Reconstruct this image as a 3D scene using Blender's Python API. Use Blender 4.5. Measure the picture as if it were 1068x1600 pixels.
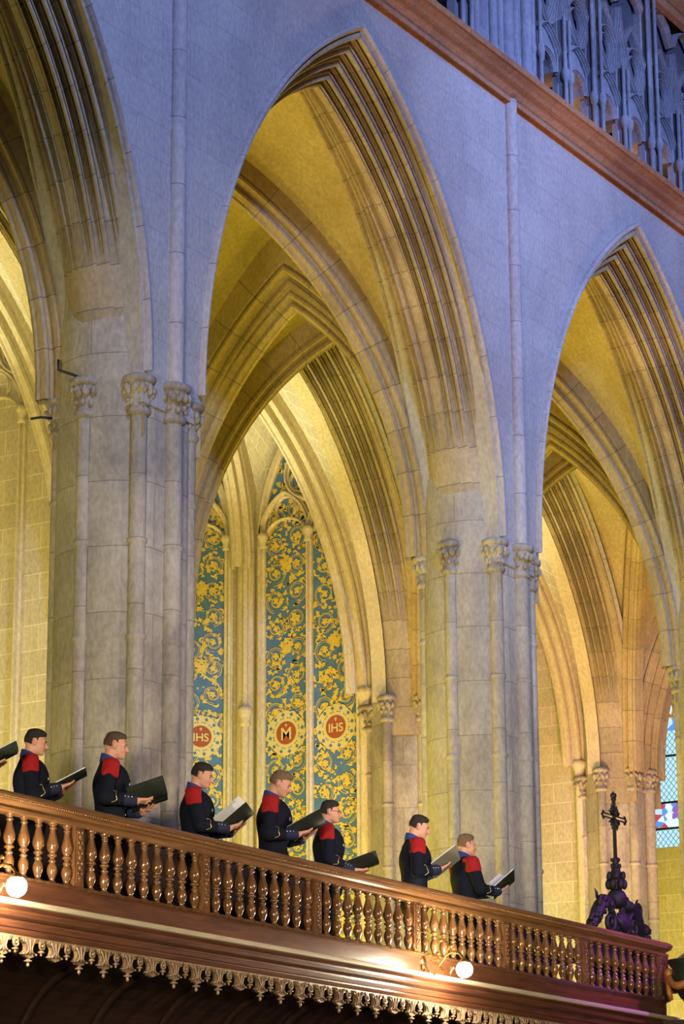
import bpy, math, random
import numpy as np
from mathutils import Vector, Matrix
for o in list(bpy.data.objects): bpy.data.objects.remove(o)
C = bpy.context.scene.collection
SC = bpy.context.scene
R = math.radians
PI = math.pi
random.seed(7)

# ------------------------------------------------------------------ camera
cam_d = bpy.data.cameras.new('camera'); cam = bpy.data.objects.new('camera', cam_d); C.objects.link(cam)
cam_d.sensor_fit = 'VERTICAL'; cam_d.sensor_height = 36; cam_d.sensor_width = 24
cam_d.lens = 95.56; cam_d.clip_end = 300; cam_d.clip_start = 0.1
right = Vector((0.524, -0.852, -0.006)).normalized(); fwd = Vector((0.821, 0.503, 0.272))
fwd = (fwd - fwd.dot(right)*right).normalized(); up = right.cross(fwd)
M = Matrix((right, up, -fwd)).transposed().to_4x4(); M.translation = Vector((0, 0, 1.6))
cam.matrix_world = M
SC.camera = cam

# ------------------------------------------------------------------ world, exposure, lights
SC.view_settings.view_transform = 'Standard'; SC.view_settings.look = 'None'
SC.view_settings.gamma = 1; SC.view_settings.use_curve_mapping = False
SC.view_settings.exposure = 0.13
w = bpy.data.worlds.new('world'); SC.world = w; w.use_nodes = True
w.node_tree.nodes['Background'].inputs[0].default_value = (0.32, 0.36, 0.55, 1)
w.node_tree.nodes['Background'].inputs[1].default_value = 0.05

def light(name, kind, loc, target, energy, color, size=1.0, angle=60, blend=0.6):
    d = bpy.data.lights.new(name, kind); d.energy = energy; d.color = color
    if kind == 'AREA': d.size = size
    elif kind == 'SPOT': d.shadow_soft_size = size; d.spot_size = R(angle); d.spot_blend = blend
    else: d.shadow_soft_size = size
    o = bpy.data.objects.new(name, d); C.objects.link(o); o.location = loc
    if target is not None:
        o.rotation_euler = (Vector(target)-Vector(loc)).to_track_quat('-Z', 'Y').to_euler()
    return o
YEL = (1.0, 0.77, 0.05); CRM = (1.0, 0.84, 0.22); BLU = (0.34, 0.44, 1.0); WRM = (1.0, 0.84, 0.54)
PNK = (1.0, 0.38, 0.42); PUR = (0.55, 0.12, 0.9)
BAY = 6.9; P0 = 19.83
# concert lighting: blue floods on the upper nave wall, hung high on the other side of the nave
light('flood_blue', 'SPOT', (14.0, 1.5, 19.0), (22.0, 14.0, 13.6), 9500, BLU, 0.8, 62, 0.9)
light('flood_blue', 'SPOT', (25.0, 1.5, 19.0), (30.5, 14.0, 13.6), 9000, BLU, 0.8, 62, 0.9)
# warm neutral floods on the piers and the singers
light('flood_warm', 'SPOT', (3.0, 4.5, 4.0), (19.8, 14.0, 7.2), 7600, WRM, 0.7, 30, 0.8)
light('flood_warm', 'SPOT', (12.0, 3.5, 4.0), (27.0, 14.0, 7.4), 5400, WRM, 0.7, 28, 0.9)
light('flood_stage', 'SPOT', (22.0, .5, 7.0), (19.8, 12.9, 5.2), 3000, (1.0, .80, .66), 0.5, 34, 0.8)
light('flood_stage', 'SPOT', (14.5, 3.0, 4.5), (18.5, 12.5, 4.5), 650, (1.0, .72, .38), 0.4, 50, 0.9)
light('flood_stage', 'SPOT', (20.0, 3.0, 4.5), (24.0, 12.5, 4.5), 650, (1.0, .72, .38), 0.4, 50, 0.9)
light('fill_amber', 'SPOT', (23.0, 11.5, 4.2), (25.0, 13.5, 15.4), 1500, (1.0, .52, .20), 0.3, 44, 0.9)  # this and the next: unseen fills added to warm the string course soffit
light('fill_amber', 'SPOT', (28.5, 11.5, 4.2), (30.5, 13.5, 15.4), 1500, (1.0, .46, .20), 0.3, 44, 0.9)
for x in (29.0, 31.0, 33.0): light('triforium_fill', 'AREA', (x, 14.75, 15.7), (x, 14.4, 17.5), 8, (1.0, .45, .16), .6)  # unseen fills added to tint the undersides of the arch heads orange
# yellow uplights in the aisle, one per bay, hidden by the gallery
for k in range(-1, 5):
    cx = P0 + BAY*(k+0.5)
    light('uplight_aisle', 'AREA', (cx+0.6, 16.6, 3.2), (cx+1.0, 16.9, 14), 60 if k == -1 else 330, YEL, 1.2)
    light('uplight_chapel', 'AREA', (cx-0.4, 21.2, 4.0), (cx+0.6, 21.6, 14), 300, CRM, 1.2)
    light('chapel_lamp', 'SPOT', (cx+0.4, 21.6, 11.5), (cx+0.9, 21.2, 15.5), 420, (1, .92, .58), 0.15, 120, 0.9)
light('uplight_pink', 'SPOT', (35.0, 16.3, 3.5), (40.6, 19.6, 11.0), 2600, PNK, 0.4, 45, 1.0)
light('uplight_pink', 'SPOT', (29.6, 17.0, 3.5), (33.7, 19.6, 10.5), 900, PNK, 0.4, 40, 1.0)
light('purple_spot', 'SPOT', (27.5, 8.0, 9.0), (26.2, 12.3, 4.3), 2300, PUR, 0.3, 36, 0.9)

# ------------------------------------------------------------------ mesh helpers
INFO = {}
class MB:
    def __init__(s): s.v = []; s.f = []; s.uv = []; s.mi = []; s.sm = []
    def add(s, vs, fs, uvs=None, mi=0, smooth=False):
        b = len(s.v); s.v += [tuple(v) for v in vs]
        for i, f in enumerate(fs):
            s.f.append([b+j for j in f]); s.mi.append(mi); s.sm.append(smooth)
            if uvs is not None: s.uv.append([uvs[j] for j in f])
            else: s.uv.append(None)
        return s
    def grid(s, P, closed_u=False, closed_v=False, mi=0, smooth=True, uv=None, flip=False):
        # P[i][j] points ; i along length (v), j along profile (u)
        n, m = len(P), len(P[0]); vs = [p for row in P for p in row]
        if uv is None:
            mid = P[n//2]; us = [0.0]
            for j in range(1, m): us.append(us[-1]+(Vector(mid[j])-Vector(mid[j-1])).length)
            vv = [0.0]
            for i in range(1, n): vv.append(vv[-1]+(Vector(P[i][m//2])-Vector(P[i-1][m//2])).length)
            uv = [(us[j], vv[i]) for i in range(n) for j in range(m)]
        fs = []
        for i in range(n-1 + (1 if closed_v else 0)):
            for j in range(m-1 + (1 if closed_u else 0)):
                i2 = (i+1) % n; j2 = (j+1) % m
                q = [i*m+j, i*m+j2, i2*m+j2, i2*m+j]
                fs.append(q[::-1] if flip else q)
        return s.add(vs, fs, uv, mi, smooth)
    def box(s, c, d, rz=0.0, mi=0, M=None):
        x, y, z = [k/2 for k in d]; vs = []
        for a in (-1, 1):
            for b in (-1, 1):
                for e in (-1, 1):
                    p = Vector((a*x, b*y, e*z))
                    if M is not None: p = M @ p
                    elif rz: p = Matrix.Rotation(rz, 3, 'Z') @ p
                    vs.append(tuple(p+Vector(c)))
        fs = [(0,1,3,2),(4,6,7,5),(0,4,5,1),(2,3,7,6),(0,2,6,4),(1,5,7,3)]
        b = len(s.v); s.v += vs
        ax = [(1,2),(1,2),(0,2),(0,2),(0,1),(0,1)]
        for f, (i, j) in zip(fs, ax):
            s.f.append([b+k for k in f]); s.mi.append(mi); s.sm.append(False)
            s.uv.append([(vs[k][i], vs[k][j]) for k in f])
        return s
    def lathe(s, c, prof, n=16, mi=0, M=None, a0=0, a1=2*PI, smooth=True, caps=True):
        full = abs(a1-a0-2*PI) < 1e-6
        P = []
        for r, z in prof:
            row = []
            for k in range(n if full else n+1):
                a = a0+(a1-a0)*k/n; p = Vector((r*math.cos(a), r*math.sin(a), z))
                if M is not None: p = M @ p
                row.append(tuple(p+Vector(c)))
            P.append(row)
        s.grid(P, closed_u=full, mi=mi, smooth=smooth)
        return s
    def tube(s, pts, r, n=8, mi=0, closed=False, smooth=True):
        pts = [Vector(p) for p in pts]; rs = r if isinstance(r, (list, tuple)) else [r]*len(pts)
        P = []; prev = None
        for i, p in enumerate(pts):
            if closed: t = pts[(i+1) % len(pts)]-pts[i-1]
            else: t = pts[min(i+1, len(pts)-1)]-pts[max(i-1, 0)]
            t.normalize()
            if prev is None:
                a = Vector((0,0,1)) if abs(t.z) < .9 else Vector((1,0,0)); u = t.cross(a).normalized()
            else: u = (prev-prev.dot(t)*t).normalized()
            prev = u; v = t.cross(u)
            P.append([tuple(p+rs[i]*(math.cos(2*PI*k/n)*u+math.sin(2*PI*k/n)*v)) for k in range(n)])
        s.grid(P, closed_u=True, closed_v=closed, mi=mi, smooth=smooth)
        if not closed:
            b = len(s.v)-len(pts)*n
            s.f.append([b+k for k in range(n)][::-1]); s.mi.append(mi); s.sm.append(False); s.uv.append(None)
            s.f.append([len(s.v)-n+k for k in range(n)]); s.mi.append(mi); s.sm.append(False); s.uv.append(None)
        return s
    def ball(s, c, r, n=8, mi=0, M=None):
        rr = r if isinstance(r, (list, tuple)) else (r, r, r); P = []
        for i in range(n+1):
            t = PI*i/n; row = []
            for k in range(2*n):
                a = PI*k/n; p = Vector((rr[0]*math.sin(t)*math.cos(a), rr[1]*math.sin(t)*math.sin(a), -rr[2]*math.cos(t)))
                if M is not None: p = M @ p
                row.append(tuple(p+Vector(c)))
            P.append(row)
        return s.grid(P, closed_u=True, mi=mi)
    def prism(s, poly, o, ux, uy, uz, th, mi=0, bev=0):
        # closed 2D polygon (list of (a,b)) -> extruded along uz by th
        o = Vector(o); ux = Vector(ux); uy = Vector(uy); uz = Vector(uz); n = len(poly)
        A = [o+a*ux+b*uy for a, b in poly]; B = [p+uz*th for p in A]
        b = len(s.v); s.v += [tuple(p) for p in A+B]
        s.f.append([b+k for k in range(n)][::-1]); s.mi.append(mi); s.sm.append(False); s.uv.append([poly[k] for k in range(n)][::-1])
        s.f.append([b+n+k for k in range(n)]); s.mi.append(mi); s.sm.append(False); s.uv.append([poly[k] for k in range(n)])
        for k in range(n):
            k2 = (k+1) % n
            s.f.append([b+k, b+k2, b+n+k2, b+n+k]); s.mi.append(mi); s.sm.append(False); s.uv.append(None)
        return s
    def build(s, name, mats, parent=None, local=False):
        if not isinstance(mats, (list, tuple)): mats = [mats]
        me = bpy.data.meshes.new(name)
        V = s.v
        if parent is not None and not local:
            Mi = INFO[parent.name].inverted(); V = [tuple(Mi @ Vector(v)) for v in V]
        me.from_pydata(V, [], s.f)
        for m in mats: me.materials.append(m)
        me.polygons.foreach_set('material_index', s.mi)
        me.polygons.foreach_set('use_smooth', s.sm)
        ul = me.uv_layers.new(name='UVMap'); flat = []
        for f, u in zip(s.f, s.uv):
            if u is None: flat += [0.1, 0.1]*len(f)
            else:
                for q in u: flat += [q[0], q[1]]
        ul.data.foreach_set('uv', flat)
        me.validate(); me.update()
        o = bpy.data.objects.new(name, me); C.objects.link(o)
        if parent is not None:
            o.parent = parent; INFO[o.name] = INFO[parent.name]
        else: INFO[o.name] = Matrix.Identity(4)
        return o
def tag(o, label=None, cat=None, group=None, kind=None):
    if label: o['label'] = label
    if cat: o['category'] = cat
    if group: o['group'] = group
    if kind: o['kind'] = kind
    return o
def thing(name, loc, label, cat, group=None, rz=0.0, sc=1.0):
    o = bpy.data.objects.new(name, None); C.objects.link(o); o.location = loc; o.rotation_euler = (0, 0, rz)
    o.scale = (sc, sc, sc); o.empty_display_size = 0.2
    INFO[o.name] = Matrix.Translation(Vector(loc)) @ Matrix.Rotation(rz, 4, 'Z') @ Matrix.Scale(sc, 4)
    return tag(o, label, cat, group)
def kids(o): return [c for c in bpy.data.objects if c.parent == o]
def copy_tree(o, loc=None, parent=None, label=None, group=None, off=None):
    c = o.copy(); C.objects.link(c)
    if parent is not None: c.parent = parent
    if off is not None: c.location = Vector(o.location)+Vector(off)
    if loc is not None: c.location = loc
    if label: c['label'] = label
    if group: c['group'] = group
    INFO[c.name] = INFO[o.name]
    for ch in kids(o): copy_tree(ch, parent=c)
    return c

# ------------------------------------------------------------------ materials
def newmat(name):
    m = bpy.data.materials.new(name); m.use_nodes = True; nt = m.node_tree
    return m, nt, nt.nodes['Principled BSDF']
def N(nt, t, **kw):
    n = nt.nodes.new(t)
    for k, v in kw.items(): setattr(n, k, v)
    return n
def simple(name, col, rough=0.6, metal=0.0, spec=0.5, emit=None, es=0, noise=0.0, nscale=20, bump=0.0):
    m, nt, b = newmat(name); b.inputs['Base Color'].default_value = (*col, 1)
    b.inputs['Roughness'].default_value = rough; b.inputs['Metallic'].default_value = metal
    b.inputs['Specular IOR Level'].default_value = spec
    if emit: b.inputs['Emission Color'].default_value = (*emit, 1); b.inputs['Emission Strength'].default_value = es
    if noise or bump:
        g = N(nt, 'ShaderNodeNewGeometry'); t = N(nt, 'ShaderNodeTexNoise'); t.inputs['Scale'].default_value = nscale
        t.inputs['Detail'].default_value = 4
        nt.links.new(g.outputs['Position'], t.inputs['Vector'])
        if noise:
            r = N(nt, 'ShaderNodeMix', data_type='RGBA')
            r.inputs['A'].default_value = (*[c*(1-noise) for c in col], 1); r.inputs['B'].default_value = (*[min(1, c*(1+noise)) for c in col], 1)
            nt.links.new(t.outputs['Fac'], r.inputs['Factor']); nt.links.new(r.outputs['Result'], b.inputs['Base Color'])
        if bump:
            u = N(nt, 'ShaderNodeBump'); u.inputs['Strength'].default_value = bump; u.inputs['Distance'].default_value = 0.02
            nt.links.new(t.outputs['Fac'], u.inputs['Height']); nt.links.new(u.outputs['Normal'], b.inputs['Normal'])
    return m
def stone(name, c1, c2, stain, bw=0.9, bh=0.42, mort=0.008, mcol=(0.12, 0.11, 0.10), mfac=0.8, nscale=1.1, sfac=0.5, bvar=0.25, rough=0.9, bump=0.35):
    m, nt, b = newmat(name); L = nt.links
    g = N(nt, 'ShaderNodeNewGeometry'); uv = N(nt, 'ShaderNodeTexCoord')
    n1 = N(nt, 'ShaderNodeTexNoise'); n1.inputs['Scale'].default_value = nscale; n1.inputs['Detail'].default_value = 6; n1.inputs['Roughness'].default_value = .62
    n2 = N(nt, 'ShaderNodeTexNoise'); n2.inputs['Scale'].default_value = nscale*0.45; n2.inputs['Detail'].default_value = 8; n2.inputs['Roughness'].default_value = .7; n2.inputs['Distortion'].default_value = .6
    n3 = N(nt, 'ShaderNodeTexNoise'); n3.inputs['Scale'].default_value = 26; n3.inputs['Detail'].default_value = 5
    mp = N(nt, 'ShaderNodeMapping'); mp.inputs['Scale'].default_value = (1, 1, .55)
    L.new(g.outputs['Position'], mp.inputs['Vector'])
    L.new(mp.outputs['Vector'], n1.inputs['Vector']); L.new(mp.outputs['Vector'], n3.inputs['Vector'])
    ad = N(nt, 'ShaderNodeVectorMath', operation='ADD'); ad.inputs[1].default_value = (13, 7, 3); L.new(mp.outputs['Vector'], ad.inputs[0]); L.new(ad.outputs[0], n2.inputs['Vector'])
    r1 = N(nt, 'ShaderNodeMapRange'); r1.inputs['From Min'].default_value = .36; r1.inputs['From Max'].default_value = .64; L.new(n1.outputs['Fac'], r1.inputs['Value'])
    m1 = N(nt, 'ShaderNodeMix', data_type='RGBA'); m1.inputs['A'].default_value = (*c1, 1); m1.inputs['B'].default_value = (*c2, 1); L.new(r1.outputs['Result'], m1.inputs['Factor'])
    r2 = N(nt, 'ShaderNodeMapRange'); r2.inputs['From Min'].default_value = .52; r2.inputs['From Max'].default_value = .72; r2.inputs['To Max'].default_value = sfac; L.new(n2.outputs['Fac'], r2.inputs['Value'])
    m2 = N(nt, 'ShaderNodeMix', data_type='RGBA'); m2.inputs['B'].default_value = (*stain, 1); L.new(r2.outputs['Result'], m2.inputs['Factor']); L.new(m1.outputs['Result'], m2.inputs['A'])
    # speckle
    r3 = N(nt, 'ShaderNodeMapRange'); r3.inputs['From Min'].default_value = .3; r3.inputs['From Max'].default_value = .7; r3.inputs['To Min'].default_value = .82; r3.inputs['To Max'].default_value = 1.12; L.new(n3.outputs['Fac'], r3.inputs['Value'])
    m3 = N(nt, 'ShaderNodeMix', data_type='RGBA', blend_type='MULTIPLY'); m3.inputs['Factor'].default_value = 1; L.new(m2.outputs['Result'], m3.inputs['A']); L.new(r3.outputs['Result'], m3.inputs['B'])
    # blocks
    wob = N(nt, 'ShaderNodeTexNoise'); wob.inputs['Scale'].default_value = 3.0; L.new(g.outputs['Position'], wob.inputs['Vector'])
    wsc = N(nt, 'ShaderNodeVectorMath', operation='SCALE'); wsc.inputs['Scale'].default_value = .02; L.new(wob.outputs['Color'], wsc.inputs[0])
    wad = N(nt, 'ShaderNodeVectorMath', operation='ADD'); L.new(uv.outputs['UV'], wad.inputs[0]); L.new(wsc.outputs[0], wad.inputs[1])
    br = N(nt, 'ShaderNodeTexBrick'); br.inputs['Scale'].default_value = 1; br.inputs['Brick Width'].default_value = bw; br.inputs['Row Height'].default_value = bh
    br.inputs['Mortar Size'].default_value = mort; br.inputs['Mortar Smooth'].default_value = .3
    br.inputs['Color1'].default_value = (1, 1, 1, 1); br.inputs['Color2'].default_value = (1-bvar, 1-bvar, 1-bvar, 1); br.inputs['Mortar'].default_value = (1, 1, 1, 1)
    L.new(wad.outputs[0], br.inputs['Vector'])
    m4 = N(nt, 'ShaderNodeMix', data_type='RGBA', blend_type='MULTIPLY'); m4.inputs['Factor'].default_value = 1; L.new(m3.outputs['Result'], m4.inputs['A']); L.new(br.outputs['Color'], m4.inputs['B'])
    mf = N(nt, 'ShaderNodeMath', operation='MULTIPLY'); mf.inputs[1].default_value = mfac; L.new(br.outputs['Fac'], mf.inputs[0])
    m5 = N(nt, 'ShaderNodeMix', data_type='RGBA'); m5.inputs['B'].default_value = (*mcol, 1); L.new(mf.outputs[0], m5.inputs['Factor']); L.new(m4.outputs['Result'], m5.inputs['A'])
    L.new(m5.outputs['Result'], b.inputs['Base Color'])
    b.inputs['Roughness'].default_value = rough; b.inputs['Specular IOR Level'].default_value = .2
    hh = N(nt, 'ShaderNodeMath', operation='SUBTRACT'); L.new(n3.outputs['Fac'], hh.inputs[0]); L.new(br.outputs['Fac'], hh.inputs[1])
    bu = N(nt, 'ShaderNodeBump'); bu.inputs['Strength'].default_value = bump; bu.inputs['Distance'].default_value = .015
    L.new(hh.outputs[0], bu.inputs['Height']); L.new(bu.outputs['Normal'], b.inputs['Normal'])
    return m
def wood(name, c1, c2, rough=0.3, scale=(2.5, 30, 30), bump=.15, coat=.12):
    m, nt, b = newmat(name); L = nt.links
    g = N(nt, 'ShaderNodeNewGeometry'); mp = N(nt, 'ShaderNodeMapping'); mp.inputs['Scale'].default_value = scale
    n1 = N(nt, 'ShaderNodeTexNoise'); n1.inputs['Scale'].default_value = 1; n1.inputs['Detail'].default_value = 6; n1.inputs['Distortion'].default_value = .8
    n2 = N(nt, 'ShaderNodeTexNoise'); n2.inputs['Scale'].default_value = 1.3; n2.inputs['Detail'].default_value = 3
    L.new(g.outputs['Position'], mp.inputs['Vector']); L.new(mp.outputs['Vector'], n1.inputs['Vector']); L.new(g.outputs['Position'], n2.inputs['Vector'])
    r = N(nt, 'ShaderNodeMapRange'); r.inputs['From Min'].default_value = .3; r.inputs['From Max'].default_value = .7; L.new(n1.outputs['Fac'], r.inputs['Value'])
    m1 = N(nt, 'ShaderNodeMix', data_type='RGBA'); m1.inputs['A'].default_value = (*c1, 1); m1.inputs['B'].default_value = (*c2, 1); L.new(r.outputs['Result'], m1.inputs['Factor'])
    m2 = N(nt, 'ShaderNodeMix', data_type='RGBA', blend_type='MULTIPLY'); m2.inputs['Factor'].default_value = .35; L.new(m1.outputs['Result'], m2.inputs['A']); L.new(n2.outputs['Fac'], m2.inputs['B'])
    L.new(m2.outputs['Result'], b.inputs['Base Color'])
    b.inputs['Roughness'].default_value = rough; b.inputs['Coat Weight'].default_value = coat; b.inputs['Coat Roughness'].default_value = .15
    bu = N(nt, 'ShaderNodeBump'); bu.inputs['Strength'].default_value = bump; bu.inputs['Distance'].default_value = .004
    L.new(n1.outputs['Fac'], bu.inputs['Height']); L.new(bu.outputs['Normal'], b.inputs['Normal'])
    return m
S_pier = stone('pier_stone', (.46, .42, .33), (.31, .28, .23), (.17, .145, .14), bw=1.3, bh=.62, mort=.006, mfac=.55, sfac=.95, nscale=1.5, bvar=.14)
S_arch = stone('arch_stone', (.47, .39, .25), (.32, .26, .16), (.19, .15, .11), bw=3.0, bh=.42, mort=.006, sfac=.6, bvar=.2)
S_wall = stone('nave_wall_stone', (.44, .42, .39), (.36, .34, .33), (.28, .25, .25), bw=.8, bh=.36, mort=.004, mfac=.35, sfac=.4, bvar=.08)
S_hood = stone('hood_stone', (.46, .43, .40), (.36, .34, .33), (.25, .22, .22), bw=3.0, bh=.7, mort=.005, sfac=.4, bvar=.1)
S_chap = stone('chapel_ashlar', (.56, .50, .36), (.50, .44, .31), (.44, .38, .26), bw=.62, bh=.33, mort=.008, mcol=(.72, .68, .5), mfac=.6, sfac=.3, bvar=.12, bump=.12, nscale=.8)
S_web = stone('vault_plaster', (.44, .36, .18), (.36, .29, .13), (.54, .46, .28), bw=.7, bh=.3, mort=.004, mfac=.12, sfac=.6, bvar=.04, bump=.12)
S_webc = stone('chapel_vault_ashlar', (.58, .54, .42), (.52, .48, .36), (.46, .42, .3), bw=.6, bh=.26, mort=.008, mcol=(.8, .78, .62), mfac=.6, sfac=.3, bvar=.15, bump=.1)
S_rib = stone('rib_stone', (.48, .38, .20), (.36, .28, .14), (.20, .14, .08), bw=3.0, bh=.5, mort=.006, sfac=.5, bvar=.14)
S_ribc = stone('chapel_rib_stone', (.62, .55, .38), (.55, .48, .32), (.45, .38, .25), bw=3.0, bh=.6, mort=.003, mfac=.3, sfac=.2, bvar=.06, bump=.1)
S_string = stone('string_course_stone', (.48, .25, .12), (.38, .18, .09), (.22, .10, .06), bw=1.1, bh=.5, mort=.006, sfac=.6)  # brownish stone, with warm light from below partly put into the colour
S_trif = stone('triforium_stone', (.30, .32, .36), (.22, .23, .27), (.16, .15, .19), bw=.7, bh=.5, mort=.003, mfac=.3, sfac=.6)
S_trif_shade = stone('triforium_shade_stone', (.13, .13, .16), (.09, .09, .12), (.05, .05, .07), bw=.7, bh=.5, mort=.003, mfac=.3, sfac=.6)  # triforium stone darkened, shade of the unlit passage put into the colour
S_cap = stone('capital_stone', (.42, .38, .30), (.26, .22, .17), (.12, .10, .08), bw=9, bh=9, mort=.0, sfac=.8, nscale=6)
W_rail = wood('rail_oak', (.30, .15, .055), (.17, .075, .028), rough=.32)
W_bal = wood('baluster_oak', (.22, .10, .035), (.10, .045, .018), rough=.2, scale=(20, 20, 4), coat=.5)
W_dark = wood('fascia_walnut', (.17, .065, .028), (.085, .03, .016), rough=.3)
W_maroon = wood('stall_back_wood', (.030, .009, .007), (.016, .006, .005), rough=.85, coat=0)
W_cope = wood('canopy_walnut', (.045, .018, .010), (.022, .010, .007), rough=.45, coat=.1)
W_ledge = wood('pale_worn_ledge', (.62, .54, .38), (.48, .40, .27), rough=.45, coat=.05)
W_crest = wood('carved_crest_oak', (.36, .25, .14), (.20, .12, .07), rough=.4, scale=(12, 12, 12))
IRON = simple('black_iron', (.008, .008, .012), .6, 0.0, noise=.3, bump=.3, nscale=60)
GOLD = simple('gilt_metal', (.85, .55, .18), .28, 1.0)
BULB = simple('lamp_globe', (1, 1, 1), .3, emit=(1, .86, .62), es=650)
BLUEP = simple('teal_blue_paint', (.070, .165, .34), .75, noise=.35, nscale=9)
YELP = simple('ochre_gold_paint', (.62, .47, .08), .6, noise=.25, nscale=14)
REDP = simple('brick_red_paint', (.30, .075, .025), .7, noise=.2, nscale=20)
CREAMP = simple('pale_gold_paint', (.60, .52, .24), .6)
FLOORM = stone('nave_floor_stone', (.25, .22, .19), (.18, .16, .14), (.12, .1, .09), bw=.6, bh=.6)
NAVY = simple('navy_wool', (.006, .008, .020), .85, noise=.3, nscale=80, spec=.2)
NAVYT = simple('dark_wool_trousers', (.006, .006, .012), .9, spec=.2)
RED = simple('scarlet_wool', (.34, .003, .008), .85, noise=.15, nscale=150, bump=.3)
CUFF = simple('royal_blue_wool', (.022, .045, .24), .8, noise=.2, nscale=90)
CUFFD = simple('dark_blue_cuff_wool', (.008, .013, .055), .8, noise=.2, nscale=90)
BRASS = simple('brass_trim', (.75, .62, .30), .35, .8)
SILV = simple('silver_button', (.8, .8, .85), .3, .9)
WHITE = simple('white_shirt_cuff', (.75, .75, .78), .8)
SKIN = simple('skin', (.64, .33, .25), .55, noise=.08, nscale=40)
LIPS = simple('lips', (.42, .14, .12), .5)
EYED = simple('eye_dark', (.03, .02, .015), .3)
HAIRD = simple('dark_hair', (.018, .013, .012), .6, noise=.4, nscale=160, bump=.6)
HAIRB = simple('brown_hair', (.09, .055, .035), .6, noise=.4, nscale=160, bump=.6)
HAIRL = simple('light_brown_hair', (.20, .12, .06), .6, noise=.4, nscale=160, bump=.6)
COVER = simple('black_folder_cover', (.016, .022, .018), .38, spec=.6)
COVERG = simple('grey_folder_cover', (.14, .14, .11), .45)
PAPER = simple('paper', (.72, .74, .80), .7)
SHOE = simple('black_leather', (.01, .01, .01), .25)
BRONZE = simple('dark_green_bronze', (.035, .05, .035), .35, .5, noise=.3)
TERRA = simple('orange_gilt_swag', (.50, .20, .04), .45, .3, noise=.3, bump=.4, nscale=60)
LENS = simple('spectacle_frame', (.02, .015, .02), .3)

# ------------------------------------------------------------------ curve helpers
def arc_pts(h, Rr, n=36, lo=0.0):
    # half pointed arch from (h,0) to (0,Rr); returns list of (x,z)
    a = (Rr*Rr-h*h)/(2*h); r = h+a; t1 = math.asin(min(1, Rr/r)) if Rr < r else PI/2
    t1 = math.atan2(Rr, a)
    out = []
    for i in range(n+1):
        t = t1*i/n; out.append((r*math.cos(t)-a, r*math.sin(t)))
    return out
def sweep(mb, path, lat, prof, mi=0, closed=True, smooth=True):
    # path of Vectors lying in a vertical plane with lateral vector lat; prof (u,v): u along lat, v along inward normal
    lat = Vector(lat).normalized(); P = []; n = len(path)
    for i, p in enumerate(path):
        t = (Vector(path[min(i+1, n-1)])-Vector(path[max(i-1, 0)])).normalized()
        nn = t.cross(lat).normalized()
        if i == n-1 and abs(nn.z) > .3: nn = Vector((0, 0, 1/nn.z))
        P.append([tuple(Vector(p)+u*lat+v*nn) for u, v in prof])
    mb.grid(P, closed_u=closed, mi=mi, smooth=smooth)
    return mb
def rib_prof(w, d):
    # keeled rib with rolls and hollows, v = +d is the crown (towards the wall), v<0 hangs down
    h = [(w/2, d), (w/2, .10*d), (w*.42, 0), (w*.5, -.12*d), (w*.50, -.26*d), (w*.38, -.36*d), (w*.26, -.40*d), (w*.22, -.52*d),
         (w*.30, -.62*d), (w*.30, -.76*d), (w*.18, -.86*d), (w*.10, -.9*d), (w*.07, -d)]
    return h+[(-u, v) for u, v in h[::-1]]

# ------------------------------------------------------------------ pointed arches between piers
def arch_halfprofile():
    # (depth from the face, inward fraction, relief, flag) from the front hood to the centre of the soffit
    pts = [(-.002, -.02, 0, 0), (-.05, 0.0, 0, 0), (-.07, .035, 0, 0), (-.07, .08, 0, 0), (-.04, .115, 0, 0), (-.01, .13, 0, 0), (.0, .14, 0, 0)]
    brk = [len(pts)-1]
    seg = [(0.0, .14, .15, .36), (.15, .36, .29, .56), (.29, .56, .41, .77), (.41, .77, .52, .96)]
    for y0, s0, y1, s1 in seg:
        # roll, quirk, deep hollow, fillet
        for f, r in [(.03, .0), (.07, .035), (.15, .058), (.24, .060), (.32, .042), (.37, .0), (.39, -.045), (.43, -.045), (.45, -.005), (.50, .008), (.53, -.02), (.60, -.055), (.70, -.068), (.80, -.058), (.87, -.02), (.89, .014), (.97, .016), (1.0, .0)]:
            pts.append((y0+(y1-y0)*f, s0+(s1-s0)*f, r, 1))
        brk.append(len(pts)-1)
    for a, s_ in [(.525, .95), (.53, .985), (.545, 1.0), (.57, 1.01)]: pts.append((a, s_, 0, 0))
    brk.append(len(pts)-1)
    return pts, brk
AP, ABRK = arch_halfprofile()
def arch_point(q, Yc, Xc, side, t, N_, mirror, z0=9.7, h_out=3.03, R_out=5.12, R_in=4.5):
    y, s_, rip, _ = q
    yy = -.57+y
    Rr = R_out+(R_in-R_out)*min(max(s_, 0), 1)
    c = max(0.0, .62**2-min(abs(yy), .615)**2)
    h_pier = 3.45-math.sqrt(c)
    h = min(h_out-.02, h_pier+.03) if s_ > .14 else h_out-(s_*.3)
    h = max(h, 2.84)
    a = (Rr*Rr-h*h)/(2*h); r = h+a; t1 = math.atan2(Rr, a); th = t1*t/N_
    zz = r*math.sin(th)
    amp = min(1, max(0, (zz-1.0)/1.3))
    # ripple acts along the diagonal (towards front and inwards)
    rr = r-rip*.8*amp; yy2 = yy-rip*.6*amp
    x = rr*math.cos(th)-a; z = z0+rr*math.sin(th)
    if t == N_: x = 0.0; z = z0+math.sqrt(max(0, rr*rr-a*a))
    return (Xc+side*x, Yc+(-yy2*.82 if mirror else yy2), z)
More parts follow.
